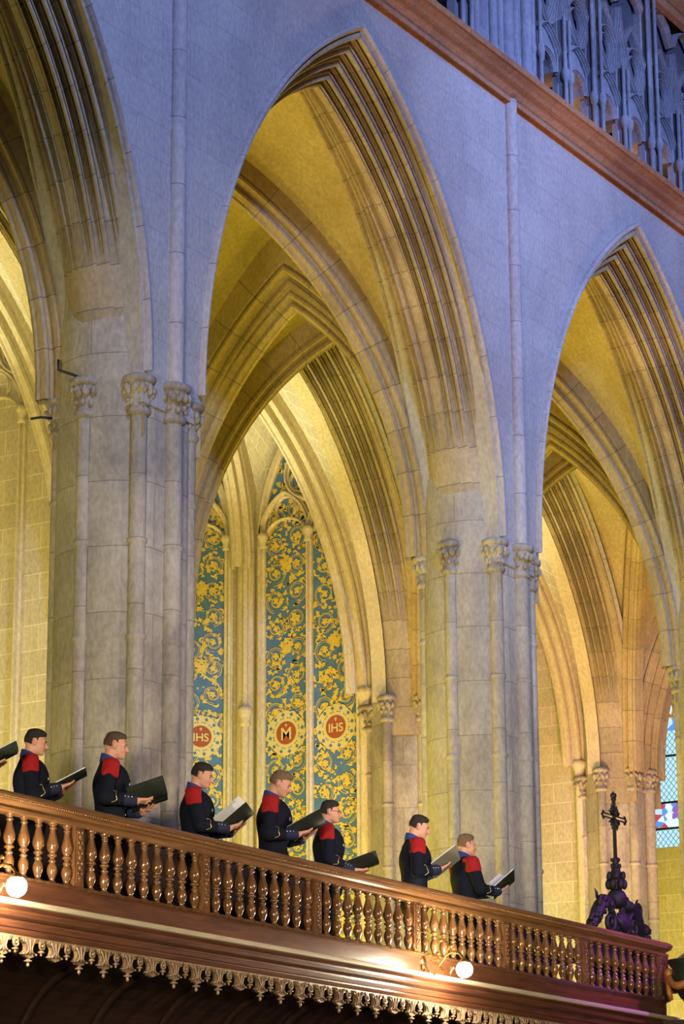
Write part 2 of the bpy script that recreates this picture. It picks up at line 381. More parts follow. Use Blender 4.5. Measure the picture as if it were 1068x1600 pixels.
def build_arch(root, Xc, Yc, NS=40, sides=(False, True)):
    for mirror in sides:
        for bi in range(len(ABRK)):
            lo = 0 if bi == 0 else ABRK[bi-1]; hi = ABRK[bi]
            if bi == 0: lo, hi = 0, ABRK[0]
            mb = MB()
            for side in (1, -1):
                P = [[arch_point(AP[j], Yc, Xc, side, t, NS, mirror) for j in range(lo, hi+1)] for t in range(NS+1)]
                if bi > 0 : P = [[(p[0], p[1], p[2]-.6) for p in P[0]]]+P
                mb.grid(P, smooth=False)
            nm = 'hood_mould' if bi == 0 else ('soffit_roll' if bi == len(ABRK)-1 else 'arch_order')
            mb.build(nm, S_hood if bi == 0 else S_arch, root)
def cap_mesh(mb, x, y, z, r, h=.32, seed=0):
    rnd = random.Random(seed)
    mb.lathe((x, y, z), [(r+.005, -h-.05), (r+.03, -h-.03), (r+.035, -h), (r+.02, -h+.02), (r+.01, -h+.04), (r+.02, -h*.6), (r+.045, -h*.25), (r+.05, -.06), (r+.065, -.055), (r+.078, -.03), (r+.078, 0), (r+.05, .02), (r, .04)], 14)
    for row, (zz, rr, sz) in enumerate([(-h*.72, r+.022, .028), (-h*.42, r+.042, .036), (-.12, r+.055, .034)]):
        n = max(7, int(2*PI*rr/.075))
        for k in range(n):
            a = 2*PI*(k+.5*(row % 2))/n+rnd.uniform(-.1, .1)
            mb.ball((x+rr*math.cos(a), y+rr*math.sin(a), z+zz+rnd.uniform(-.02, .02)), (sz*rnd.uniform(.7, 1.1), sz*rnd.uniform(.7, 1.1), sz*rnd.uniform(.9, 1.4)), 4)
def shaft(mb, x, y, z0, z1, r, rings=()):
    prof = [(r, z0), (r, z1)]
    zs = [z0]
    pr = [(r, z0)]
    for zr in rings: pr += [(r, zr-.035), (r, zr-.03), (r+.014, zr-.015), (r+.014, zr+.015), (r, zr+.03), (r, zr+.035)]
    pr.append((r, z1)); mb.lathe((x, y, 0), pr, 14)

# main arcade piers
def build_pier(root, X, Yc, outer=False):
    mb = MB(); Rr = .56 if outer else .62; fc = .50 if outer else .55; n = 64; P = []
    for z in (0.0, 11.9):
        row = []
        for k in range(n):
            a = 2*PI*k/n; y = Rr*math.sin(a); x = Rr*math.cos(a)
            y = max(-fc, min(.47 if z > 9 else .55, y))
            row.append((X+x, Yc+y, z))
        P.append(row)
    mb.grid(P, closed_u=True, smooth=True)
    mb.build('pier_core', S_pier, root)
    f = -1
    mb = MB(); mb.lathe((X, Yc, 0), [(1.0, 0), (1.0, .35), (.92, .45), (.88, .6), (.80, .66), (.70, .8)], 32); mb.build('pier_base', S_pier, root)
    spec = [(-.60, 0.0, .07, 9.66), (.60, 0.0, .07, 9.66), (-.40, -.47, .08, 9.66), (.40, -.47, .075, 9.60), (0, -.575, .09, 9.66),
            (-.36, .46, .08, 9.60), (.36, .46, .08, 9.6), (0, .56, .10, 9.60)]
    if outer: spec[2] = (-.36, -.45, .08, 9.66); spec[3] = (.24, -.45, .07, 9.60)
    for i, (dx, dy, r, zc) in enumerate(spec):
        mb = MB(); shaft(mb, X+dx, Yc+dy, .7, zc+.02, r, (6.0, 8.6) if i % 2 else (7.2, 8.1)); mb.build('engaged_shaft', S_pier, root)
        mb = MB(); cap_mesh(mb, X+dx, Yc+dy, zc, r, .32 if r > .06 else .24, seed=i); mb.build('capital', S_cap, root)
    # wall shaft above the capital, up to the string course
    if not outer:
        mb = MB(); shaft(mb, X, Yc-.59, 9.6, 15.22, .085); mb.build('wall_shaft', S_hood, root)
PIER_LAB = {-1: 'stone pier hidden behind the left frame edge, west of the brown arch',
            0: 'weathered grey clustered stone pier, widest, behind the two leftmost singers',
            1: 'clustered stone pier rising behind the rightmost singer',
            2: 'stone pier cut by the right edge of the photo, above the bronze urn',
            3: 'far stone pier hidden beyond the right edge of the picture'}
XP = {k: P0+BAY*k for k in range(-1, 6)}
pier0 = thing('stone_pier', (XP[0], 14.57, 0), PIER_LAB[0], 'pillar'); build_pier(pier0, XP[0], 14.57)
for k in (-1, 1, 2, 3): copy_tree(pier0, off=(BAY*k, 0, 0), label=PIER_LAB[k])
outer0 = thing('wall_pier', (XP[1], 19.5, 0), 'outer aisle pier with pink light, seen between the two big piers', 'pillar')
build_pier(outer0, XP[1], 19.5, True)
OL = {0: 'outer aisle pier hidden behind the leftmost big pier', 2: 'cream and pink outer aisle pier right of the blue painted niche',
      3: 'pink-lit outer aisle pier behind the black cross', 4: 'farthest outer aisle pier beside the stained glass window', 5: 'outer aisle pier hidden beyond the stained glass'}
outer0['label'] = 'outer aisle pier behind the left pier, mostly hidden'
for k in (0, 2, 3, 4, 5): copy_tree(outer0, off=(BAY*(k-1), 0, 0), label=OL[k])

arch0 = thing('pointed_arch', (XP[0]+3.45, 14.57, 9.7), 'large moulded pointed nave arch in the centre, yellow soffit under blue wall', 'arch')
build_arch(arch0, XP[0]+3.45, 14.57)
AL = {-1: 'brown moulded pointed nave arch cut by the left edge', 1: 'moulded pointed nave arch at the right with blue hood', 2: 'pointed nave arch beyond the right frame edge'}
for k in (-1, 1, 2): copy_tree(arch0, off=(BAY*k, 0, 0), label=AL[k])
AL2 = {0: 'chapel entrance arch seen at the far left behind the brown arch', 1: 'moulded chapel entrance arch in front of the blue painted niche', 2: 'pink-lit moulded chapel entrance arch at right behind the cross',
       3: 'moulded chapel entrance arch before the stained glass window', 4: 'farthest chapel entrance arch beyond the stained glass'}
carch = thing('pointed_arch', (XP[0]+3.45, 19.5, 9.7), AL2[0], 'arch')
build_arch(carch, XP[0]+3.45, 19.5, sides=(False,))
mb = MB()   # plain flat inner band of the chapel arch
for side in (1, -1):
    mb.grid([[(XP[0]+3.45+side*x, 19.49, 9.7+z), (XP[0]+3.45+side*x, 19.72, 9.7+z)] for x, z in [(2.81, -.1)]+arc_pts(2.81, 4.48, 40)], smooth=False)
mb.build('inner_band', S_ribc, carch)
for k in range(1, 5): copy_tree(carch, off=(BAY*k, 0, 0), label=AL2[k])

# nave wall (spandrels) and outer aisle wall
def spandrel(name, Yf, Yb, ks, ztop, mat, z0=9.7):
    mb = MB()
    for k in ks:
        Xc = XP[k]+3.45; n = 48
        ap = arc_pts(2.97, 5.04, 40)
        xs = [-3.45, -2.97]+[-x for x, z in ap[1:-1]]+[0]+[x for x, z in ap[::-1][1:-1]]+[2.97, 3.45]
        zs = [z0-.3, z0-.3]+[z0+z for x, z in ap[1:-1]]+[z0+5.04]+[z0+z for x, z in ap[::-1][1:-1]]+[z0-.3, z0-.3]
        for Y, fl in ((Yf, False), (Yb, True)):
            vs = []; uv = []
            for x, z in zip(xs, zs):
                vs += [(Xc+x, Y, z), (Xc+x, Y, ztop)]; uv += [(Xc+x, z), (Xc+x, ztop)]
            fs = []
            for i in range(len(xs)-1):
                q = (2*i, 2*i+2, 2*i+3, 2*i+1); fs.append(q[::-1] if fl else q)
            mb.add(vs, fs, uv)
        vs = []; 
        for x, z in zip(xs, zs): vs += [(Xc+x, Yf, z), (Xc+x, Yb, z)]
        mb.add(vs, [(2*i, 2*i+1, 2*i+3, 2*i+2) for i in range(len(xs)-1)])
    return tag(mb.build(name, mat), kind='structure')
spandrel('wall_nave', 14.0, 15.04, (-1, 0, 1, 2), 15.4, S_wall)
spandrel('wall_aisle', 18.94, 19.70, (0, 1, 2, 3, 4), 16.4, S_arch)

# ------------------------------------------------------------------ aisle vault
YA0, YA1, YAM = 15.05, 19.02, 17.03
def aisle_curve(x0, y0, x1, y1, Rr, n=30, z0=9.65):
    # half rib from springing (x0,y0) to crown (x1,y1)
    h = math.hypot(x1-x0, y1-y0); out = []
    for x, z in arc_pts(h, Rr, n):
        f = 1-x/h; out.append(Vector((x0+(x1-x0)*f, y0+(y1-y0)*f, z0+z)))
    return out
def rib_obj(mb, curves, w, d, top=None):
    for cv in curves:
        t = cv[-1]-cv[0]; t.z = 0; lat = t.normalized().cross(Vector((0, 0, 1)))
        cv = [cv[0]-Vector((0, 0, .06))]+cv
        pr = rib_prof(w, d)
        if top: pr = [(u, top if v == d else v) for u, v in pr]
        # normal from sweep() : t x lat ; make sure v<0 points to the inside (down)
        tt = (cv[6]-cv[4]).normalized(); nn = tt.cross(lat)
        if nn.z < 0: pr = [(u, -v) for u, v in pr]
        sweep(mb, cv, lat, pr, smooth=False)
def ruled(mb, A, B, flip=False, m=8, bow=.12):
    P = []
    for a, b in zip(A, B):
        row = []
        for j in range(m+1):
            f = j/m; p = a.lerp(b, f); L_ = (b-a).length
            row.append(tuple(p+Vector((0, 0, bow*4*f*(1-f)*min(1, L_/2)))))
        P.append(row)
    mb.grid(P, flip=flip)
def aisle_bay(k, root_lab, ylabels):
    X0, X1 = XP[k]+.36, XP[k+1]-.36; XM = (X0+X1)/2
    crown = 4.82+.16
    corners = [(X0, YA0), (X1, YA0), (X1, YA1), (X0, YA1)]
    diag = {c: aisle_curve(c[0], c[1], XM, YAM, 4.80) for c in corners}
    for pair, lab in (((0, 2), ylabels[0]), ((1, 3), ylabels[1])):
        t = thing('vault_rib', (XM, YAM, 14.4), lab, 'vault rib')
        for ci in pair:
            mb = MB(); rib_obj(mb, [diag[corners[ci]]], .34, .24); mb.build('rib_arm', S_rib, t)
        if pair == (0, 2):
            mb = MB(); mb.ball((XM, YAM, 14.3), (.24, .24, .14), 8); mb.build('boss', S_rib, t)
    up_ = Vector((0, 0, .12)); mb = MB()
    for (ca, cb, kind) in ((0, 1, 'x'), (1, 2, 'y'), (2, 3, 'x'), (3, 0, 'y')):
        a = corners[ca]; b = corners[cb]
        mx, my = (a[0]+b[0])/2, (a[1]+b[1])/2
        Rr = 4.85 if kind == 'x' else 4.35
        ya = a
        for c in (a, b):
            if kind == 'x':
                c2 = (c[0], c[1]+(-.25 if c[1] < 17 else .25)); mm = (mx, my+(-.25 if my < 17 else .25))
            else:
                c2 = (c[0]+(-.36 if c[0] < XM else .36), c[1]); mm = (mx+(-.36 if mx < XM else .36), my)
            wallc = [p+up_ for p in aisle_curve(c2[0], c2[1], mm[0], mm[1], Rr)]
            dg = [p+up_ for p in diag[c]]
            ruled(mb, wallc, dg)
    return mb
vault = MB()
RL = {-1: ('dark brown aisle vault rib at the far left edge', 'dark aisle vault rib crossing behind the brown left arch'),
      0: ('broad yellow aisle vault rib running up from the second pier behind the central arch', 'yellow aisle vault rib hidden behind the first pier and central arch'),
      1: ('aisle vault rib under the right arch rising from the third pier', 'aisle vault rib hidden behind the second pier'),
      2: ('far aisle vault rib at the right edge', 'far aisle vault rib with pink light'),
      3: ('farthest aisle vault rib by the stained glass', 'farthest crossing aisle vault rib by the stained glass')}
for k in range(-1, 4):
    a, b = RL[k]
    vb = aisle_bay(k, None, (b, a))
    vault.add(vb.v, vb.f, None, smooth=True); vault.uv = vault.uv[:-len(vb.f)]+vb.uv
tag(vault.build('ceiling', S_web), kind='structure')
# transverse arches of the aisle
t0 = thing('transverse_arch', (XP[1], YAM, 9.65), 'pointed moulded cross arch of the aisle seen through the central nave arch', 'arch')
mb = MB()
for sg in (-1, 1):
    cv = aisle_curve(XP[1], YAM+sg*2.03, XP[1], YAM, 4.02); rib_obj(mb, [cv], .60, .24, .5)
mb.build('arch_band', S_rib, t0)
mb = MB()
for sg in (-1, 1):
    cv = [p-Vector((0, -sg*.0, .06)) for p in aisle_curve(XP[1], YAM+sg*1.93, XP[1], YAM, 3.78)]; rib_obj(mb, [cv], .30, .20)
mb.build('keel_moulding', S_rib, t0)
TL = {0: 'cross arch of the aisle beside the first pier, dark behind the brown left arch', 2: 'pointed cross arch of the aisle seen through the right nave arch', 3: 'pink cross arch of the aisle at the far right', 4: 'farthest cross arch of the aisle near the stained glass'}
for k in (0, 2, 3, 4): copy_tree(t0, off=(BAY*(k-1), 0, 0), label=TL[k])

# ------------------------------------------------------------------ chapels
def chapel(k):
    XR = XP[k+1]-.33; XL = XP[k]+.33; XM = (XR+XL)/2; K = Vector((XM, 22.0, 15.9))
    yc = 22.1; hb = (XR-XM)-1.5; yb = yc+1.5
    pts = [(XR, 19.6), (XR, yc), (XM+hb, yb), (XM-hb, yb), (XL, yc), (XL, 19.6)]
    mb = MB(); dist = 0
    for i in range(5):
        a, b = pts[i], pts[i+1]; L_ = math.hypot(b[0]-a[0], b[1]-a[1])
        if i == 0: zt = 14.2
        if k == 3 and i == 0:   # real window opening
            y0w, y1w, zs, zh = 20.2, 22.09, 9.48, 14.2
            th = .35
            def q(ya, za, yb_, zb): mb.add([(a[0], ya, za), (a[0], yb_, za), (a[0], yb_, zb), (a[0], ya, zb)], [(0, 1, 2, 3)], [(ya, za), (yb_, za), (yb_, zb), (ya, zb)])
            q(19.6, 0, yc, zs); q(19.6, zs, y0w, 16.5); q(y1w, zs, yc, 16.5); q(y0w, zh, y1w, 16.5)
            for (ya, za, yb_, zb) in ((y0w, zs, y1w, zs), (y0w, zs, y0w, zh), (y1w, zs, y1w, zh)):
                mb.add([(a[0], ya, za), (a[0]+th, ya, za), (a[0]+th, yb_, zb), (a[0], yb_, zb)], [(0, 1, 2, 3)], [(0, 0), (th, 0), (th, 1), (0, 1)])
        else:
            mb.add([(a[0], a[1], 0), (b[0], b[1], 0), (b[0], b[1], 16.6), (a[0], a[1], 16.6)], [(0, 1, 2, 3)], [(dist, 0), (dist+L_, 0), (dist+L_, 16.6), (dist, 16.6)])
        dist += L_
    tag(mb.build('wall_chapel', S_chap), kind='structure')
    # vault ribs
    wb = MB(); lat = []
    def rc(p, h0, Rr, n=26):
        h = math.hypot(K.x-p[0], K.y-p[1]); out = []
        for x, z in arc_pts(h, Rr, n):
            f = 1-x/h; out.append(Vector((p[0]+(K.x-p[0])*f, p[1]+(K.y-p[1])*f, h0+z)))
        return out
    ribs = []
    for i, p in enumerate(pts):
        q_ = (p[0]+(K.x-p[0])*.03, p[1]+(K.y-p[1])*.03) if i not in (0, 5) else (p[0], 20.05)
        ribs.append(rc(q_, 9.85, 6.05) if i in (0, 5) else rc(q_, 12.0, 3.9))
    t = thing('chapel_vault_rib', (XM, 22.0, 15.9), CL[k], 'vault rib')
    for i, rb in enumerate(ribs):
        if k != 1 and i in (3, 4): continue
        m2 = MB(); rib_obj(m2, [rb], .30 if i in (0, 5) else .34, .30); m2.build('rib_arm', S_ribc, t)
    m2 = MB(); m2.ball(tuple(K-Vector((0, 0, .1))), (.3, .3, .2), 8); m2.build('boss', S_ribc, t)
    # webs
    up_ = Vector((0, 0, .14))
    for i in range(5):
        a, b = pts[i], pts[i+1]; mx, my = (a[0]+b[0])/2, (a[1]+b[1])/2
        h = math.hypot(b[0]-a[0], b[1]-a[1])/2
        for c, rb in ((a, ribs[i]), (b, ribs[i+1])):
            z0 = 12.2; cv = []
            for x, z in arc_pts(h, 2.4, 26):
                f = 1-x/h; cv.append(Vector((c[0]+(mx-c[0])*f, c[1]+(my-c[1])*f, z0+z)))
            ruled(wb, cv, [p+up_ for p in rb], bow=.05)
    # front web above the entrance arch
    a, b = pts[0], pts[5]
    for c, rb in ((a, ribs[0]), (b, ribs[5])):
        cv = [Vector((c[0]+(XM-c[0])*(1-x/3.12), 19.62, 9.9+z)) for x, z in arc_pts(3.12, 5.0, 26)]
        ruled(wb, cv, [p+up_ for p in rb], bow=.05)
    tag(wb.build('ceiling', S_webc), kind='structure')
    # corner shafts
    t2 = thing('chapel_corner_shaft', (XR, yc, 0), CS[k], 'shaft')
    m2 = MB(); shaft(m2, XR-(.06 if k != 3 else -.05), yc+(-.03 if k != 3 else .08), 0, 12.2, .15); m2.build('shaft', S_ribc, t2)
    if k == 3: yc += .14
    m2 = MB(); shaft(m2, XR-.19, yc-.10, 0, 9.6, .06); shaft(m2, XR-.19, yc-.10, 9.55, 12.6, .045); m2.build('thin_shaft', S_ribc, t2)
    m2 = MB(); m2.lathe((XR-.19, yc-.10, 9.78), [(.06, -.26), (.085, -.24), (.075, -.2), (.085, -.12), (.11, -.06), (.115, 0), (.09, .03), (.05, .05)], 14); m2.build('capital', S_ribc, t2)
    t3 = thing('chapel_entrance_shaft', (XR, 20.02, 0), CE[k], 'shaft')
    m2 = MB(); shaft(m2, XR-.06, 20.0, 0, 9.9, .075); m2.build('shaft', S_ribc, t3)
    m2 = MB(); m2.lathe((XR-.06, 20.0, 9.86), [(.075, -.3), (.1, -.28), (.085, -.24), (.09, -.14), (.12, -.07), (.13, 0), (.1, .03), (.07, .05)], 14); m2.build('capital', S_ribc, t3)
    return pts
CL = {0: 'cream vault ribs of the chapel at the far left', 1: 'pale cream vault ribs above the blue painted niches', 2: 'cream vault ribs of the chapel behind the cross', 3: 'vault ribs above the stained glass window'}
CS = {0: 'corner shaft of the far left chapel', 1: 'cream clustered corner shaft between the two blue painted niches', 2: 'corner shaft of the plain cream chapel at right', 3: 'corner shaft beside the stained glass window'}
CE = {0: 'thin entrance shaft of the far left chapel', 1: 'thin cream shaft right of the blue painted niche', 2: 'thin cream shaft on the plain wall left of the cross', 3: 'thin shaft right of the stained glass'}
CH = {k: chapel(k) for k in range(0, 4)}

# tracery niches. local frame: o origin at mid-foot, ux along the wall, uz out of the wall (towards the chapel)
def text_mesh(mb, txt, o, ux, uy, uz, size, th, mi=0):
    cu = bpy.data.curves.new('t', 'FONT'); cu.body = txt; cu.size = size; cu.align_x = 'CENTER'; cu.align_y = 'CENTER'; cu.extrude = th; cu.offset = size*.012
    to = bpy.data.objects.new('t', cu); C.objects.link(to); dg = bpy.context.evaluated_depsgraph_get()
    me = bpy.data.meshes.new_from_object(to.evaluated_get(dg))
    o, ux, uy, uz = map(Vector, (o, ux, uy, uz))
    mb.add([tuple(o+ux*v.co.x+uy*v.co.y+uz*v.co.z) for v in me.vertices], [list(p.vertices) for p in me.polygons], None, mi)
    bpy.data.objects.remove(to); bpy.data.curves.remove(cu)
def ribbon(mb, pts, ws, o, ux, uy, uz, th, mi=0):
    n = len(pts); L_ = []; R_ = []
    for i, (a, b) in enumerate(pts):
        a0, b0 = pts[max(0, i-1)]; a1, b1 = pts[min(n-1, i+1)]
        dx, dy = a1-a0, b1-b0; l = math.hypot(dx, dy) or 1; nx, ny = -dy/l, dx/l; w_ = ws[i] if isinstance(ws, list) else ws
        L_.append((a+nx*w_/2, b+ny*w_/2)); R_.append((a-nx*w_/2, b-ny*w_/2))
    o, ux, uy, uz = map(Vector, (o, ux, uy, uz)); vs = []
    for (a, b), (c, d) in zip(L_, R_):
        vs += [tuple(o+ux*a+uy*b+uz*th), tuple(o+ux*c+uy*d+uz*th)]
    mb.add(vs, [(2*i, 2*i+1, 2*i+3, 2*i+2) for i in range(n-1)], None, mi)
def blob(mb, a, b, r, o, ux, uy, uz, th, lobes=5, rot=0, mi=0, depth=.35):
    o, ux, uy, uz = map(Vector, (o, ux, uy, uz)); n = lobes*6
    vs = [tuple(o+ux*a+uy*b+uz*th)]
    for k in range(n):
        t = 2*PI*k/n+rot; rr = r*(1-depth+depth*abs(math.cos(lobes*(2*PI*k/n)/2)))
        vs.append(tuple(o+ux*(a+rr*math.cos(t))+uy*(b+rr*math.sin(t))+uz*th))
    mb.add(vs, [(0, 1+k, 1+(k+1) % n) for k in range(n)], None, mi)
def scroll_light(mb, cx, w_, z0, z1, o, ux, uy, uz, seed):
    rnd = random.Random(seed); th = .006; step = w_*.55; z = z0; s_ = 1; i = 0
    hwid = w_*.5
    def inside(a): return abs(a-cx) < hwid
    while z < z1:
        for col in (-1, 1):
            s2 = s_*col
            c = (cx+col*w_*.24, z+step*.5*(.55 if col > 0 else 0)); r0 = w_*rnd.uniform(.20, .25)
            for dr, ww in ((0, .016), (-.04, .009)):
                pts = []; ws = []; ph = rnd.uniform(-.3, .3)
                for j in range(44):
                    t = j/43; ang = -PI/2+ph+s2*(t*3.3*PI); rr = (r0+dr*w_)*(1-t*.80)
                    pts.append((c[0]+rr*math.cos(ang), c[1]+rr*math.sin(ang))); ws.append(w_*ww)
                ribbon(mb, pts, ws, o, ux, uy, uz, th)
            blob(mb, c[0], c[1], w_*rnd.uniform(.07, .10), o, ux, uy, uz, th+.002, rnd.choice((4, 5, 6)), rnd.uniform(0, 6), depth=.5)
            for q in range(15):
                a = rnd.uniform(0, 2*PI); rr = r0*rnd.uniform(.45, 1.45); p = c[0]+rr*math.cos(a)
                if inside(p): blob(mb, p, c[1]+rr*math.sin(a), w_*rnd.uniform(.020, .062), o, ux, uy, uz, th+.001+rnd.random()*.002, rnd.choice((3, 3, 4, 5)), a, depth=.55)
            for q in range(6):
                a = rnd.uniform(0, 2*PI); p0 = (c[0]+r0*math.cos(a), c[1]+r0*math.sin(a)); L_ = w_*rnd.uniform(.09, .15)
                pp = [(p0[0]+L_*f*math.cos(a+s2*f*2.2), p0[1]+L_*f*math.sin(a+s2*f*2.2)) for f in (0, .25, .5, .75, 1)]
                if inside(pp[-1][0]): ribbon(mb, pp, [w_*.012, w_*.035, w_*.05, w_*.03, .0], o, ux, uy, uz, th)
        if i % 3 == 1:
            for dx, dz in ((0, 0), (.09, .05), (-.09, .05), (0, .12), (.05, -.07), (-.05, -.07)):
                blob(mb, cx+dx*w_, z+step*.3+dz*w_, w_*.075, o, ux, uy, uz, th+.003+rnd.random()*.002, 5, rnd.uniform(0, 1), depth=.5)
        z += step; s_ *= -1; i += 1
def niche(name, label, cat, foot, ux, uz, width, zsill, zcap, zapex, painted, medal, glass=False, cheads=None):
    # foot: (x,y) of the centre line on the wall plane
    ux = Vector((ux[0], ux[1], 0)).normalized(); uz = Vector((uz[0], uz[1], 0)).normalized(); uy = Vector((0, 0, 1))
    o = Vector((foot[0], foot[1], 0)); t = thing(name, (foot[0], foot[1], zsill), label, cat)
    S = S_ribc; hw = width/2
    def bar(mb, pts, wd, dp, base=.0):
        # moulded bar following 2D polyline
        P = []; n = len(pts)
        for i, (a, b) in enumerate(pts):
            a0, b0 = pts[max(0, i-1)]; a1, b1 = pts[min(n-1, i+1)]
            dx, dy = a1-a0, b1-b0; l = math.hypot(dx, dy) or 1; nx, ny = -dy/l, dx/l
            row = []
            for u, d in ((-.5, 0), (-.5, .45), (-.22, .6), (-.14, 1.0), (.14, 1.0), (.22, .6), (.5, .45), (.5, 0)):
                row.append(tuple(o+ux*(a+nx*u*wd)+uy*(b+ny*u*wd)+uz*(base+d*dp)))
            P.append(row)
        mb.grid(P, smooth=False)
    # outer frame
    mb = MB(); ha = arc_pts(hw, zapex-zcap, 24)
    outer = [(-hw, zsill), (-hw, zcap)]+[(-x, zcap+z) for x, z in ha[1:]]+[(x, zcap+z) for x, z in ha[::-1][1:]]+[(hw, zsill)]
    bar(mb, outer, .13, .12); mb.build('frame', S, t)
    # glass / painted / stone panel
    mb = MB(); pl = [(a, b) for a, b in outer]
    mb.add([tuple(o+ux*a+uy*b+uz*(.012 if not glass else -.12)) for a, b in pl], [list(range(len(pl)))], [(a, b) for a, b in pl])
    pan = mb.build('painted_panel' if painted else ('glass_panel' if glass else 'stone_panel'), BLUEP if painted else (GLASS if glass else S_chap), t)
    # mullion with capital, sub arches, oculus
    mb = MB(); bar(mb, [(0, zsill), (0, zcap+.05)], .085, .14); mb.build('mullion', S, t)
    for xx in (-hw+.05, 0, hw-.05):
        mb = MB(); p = o+ux*xx+uz*.09
        mb.lathe((p.x, p.y, zcap), [(.05, -.2), (.065, -.18), (.055, -.14), (.06, -.08), (.085, -.03), (.09, .02), (.05, .05)], 12); mb.build('capital', S, t)
    mb = MB(); lw = hw
    sub = .64
    for c in (-hw/2, hw/2):
        ha = arc_pts(lw/2, sub, 16); pl = [(c-x, zcap+z) for x, z in ha]+[(c+x, zcap+z) for x, z in ha[::-1][1:]]
        bar(mb, pl, .075, .12)
        # trefoil cusps: lower round head and upper foil
        hr = lw/2*.84; pl = [(c+hr*math.cos(a), zcap-.04+hr*.78*math.sin(a)) for a in np.linspace(0, PI, 15)]; bar(mb, pl, .045, .07)
        cr = lw*.2; pl = [(c+cr*math.cos(a), zcap+sub*.60+cr*1.15*math.sin(a)) for a in np.linspace(-.6, PI+.6, 16)]; bar(mb, pl, .04, .07)
    mb.build('light_head', S, t)
    mb = MB(); cr = hw*.47; zc = zcap+sub+cr*.62
    bar(mb, [(cr*math.cos(a), zc+cr*math.sin(a)) for a in np.linspace(0, 2*PI, 33)], .085, .12)
    for j in range(3):
        a = PI/2+j*2*PI/3; c2 = (cr*.48*math.cos(a), zc+cr*.48*math.sin(a))
        bar(mb, [(c2[0]+cr*.42*math.cos(b), c2[1]+cr*.42*math.sin(b)) for b in np.linspace(0, 2*PI, 17)], .04, .08)
    mb.build('oculus', S, t)
    if painted:
        mb = MB(); rnd = random.Random(5); fr = arc_pts(hw, zapex-zcap, 24)
        for q in range(150):
            z = rnd.uniform(zcap+.1, zapex-.15); xm = 0
            for x, zz in fr:
                if zz <= z-zcap: xm = x
            x = rnd.uniform(-1, 1)*(xm-.09)
            if xm > .12: blob(mb, x, z, rnd.uniform(.02, .05), o+uz*.012, ux, uy, uz, .006, rnd.choice((3, 4, 5)), rnd.uniform(0, 6))
        mb.build('painted_leaves', YELP, t)
        for c, md in zip((-hw/2, hw/2), medal):
            mb = MB(); scroll_light(mb, c, lw*.9, zsill+.1, zcap+.35, o+uz*.012, ux, uy, uz, int(zsill*10+c*100+len(label)))
            tag(mb.build('painted_scrollwork', YELP, t), 'ochre yellow scrolling foliage painted on blue')
            zm = 9.38; rr = lw*.20
            mb = MB()
            blob(mb, c, zm, lw*.40, o+uz*.012, ux, uy, uz, .012, 16, 0, 0, .06)
            for q in range(4):
                a = PI/4+q*PI/2; ribbon(mb, [(c+lw*r_*math.cos(a), zm+lw*r_*math.sin(a)) for r_ in (.38, .45, .52)], [lw*.10, lw*.05, lw*.01], o+uz*.012, ux, uy, uz, .012)
            mt = mb.build('medallion', CREAMP, t); tag(mt, 'pale gold ring medallion with red centre')
            mb = MB()
            for j in range(12):
                a = 2*PI*j/12+.2; blob(mb, c+lw*.33*math.cos(a), zm+lw*.33*math.sin(a), lw*.035, o+uz*.012, ux, uy, uz, .014, 4, a)
            for j in range(36):
                a0 = 2*PI*j/36; 
                if j % 3: ribbon(mb, [(c+lw*.265*math.cos(a0+f), zm+lw*.265*math.sin(a0+f)) for f in (0, .05, .1)], lw*.02, o+uz*.012, ux, uy, uz, .014)
            mb.build('ring_ornament', BLUEP, mt)
            mb = MB(); blob(mb, c, zm, rr, o+uz*.012, ux, uy, uz, .016, 24, 0, 0, .0); mb.build('red_disc', REDP, mt)
            mb = MB(); text_mesh(mb, md, o+ux*c+uy*(zm-.02)+uz*.030, -ux if TXF < 0 else ux, uy, uz, rr*1.05 if len(md) > 1 else rr*1.5, .001)
            s1 = ux if TXF > 0 else -ux
            mb.prism([(-.006, 0), (.006, 0), (.006, rr*.34), (-.006, rr*.34)], o+ux*c+uy*(zm+rr*.50)+uz*.028, ux, uy, uz, .005); mb.prism([(-rr*.14, 0), (rr*.14, 0), (rr*.14, .012), (-rr*.14, .012)], o+ux*c+uy*(zm+rr*.66)+uz*.0285, ux, uy, uz, .006)
            mb.build('letters', CREAMP, mt)
    return t
TXF = 1
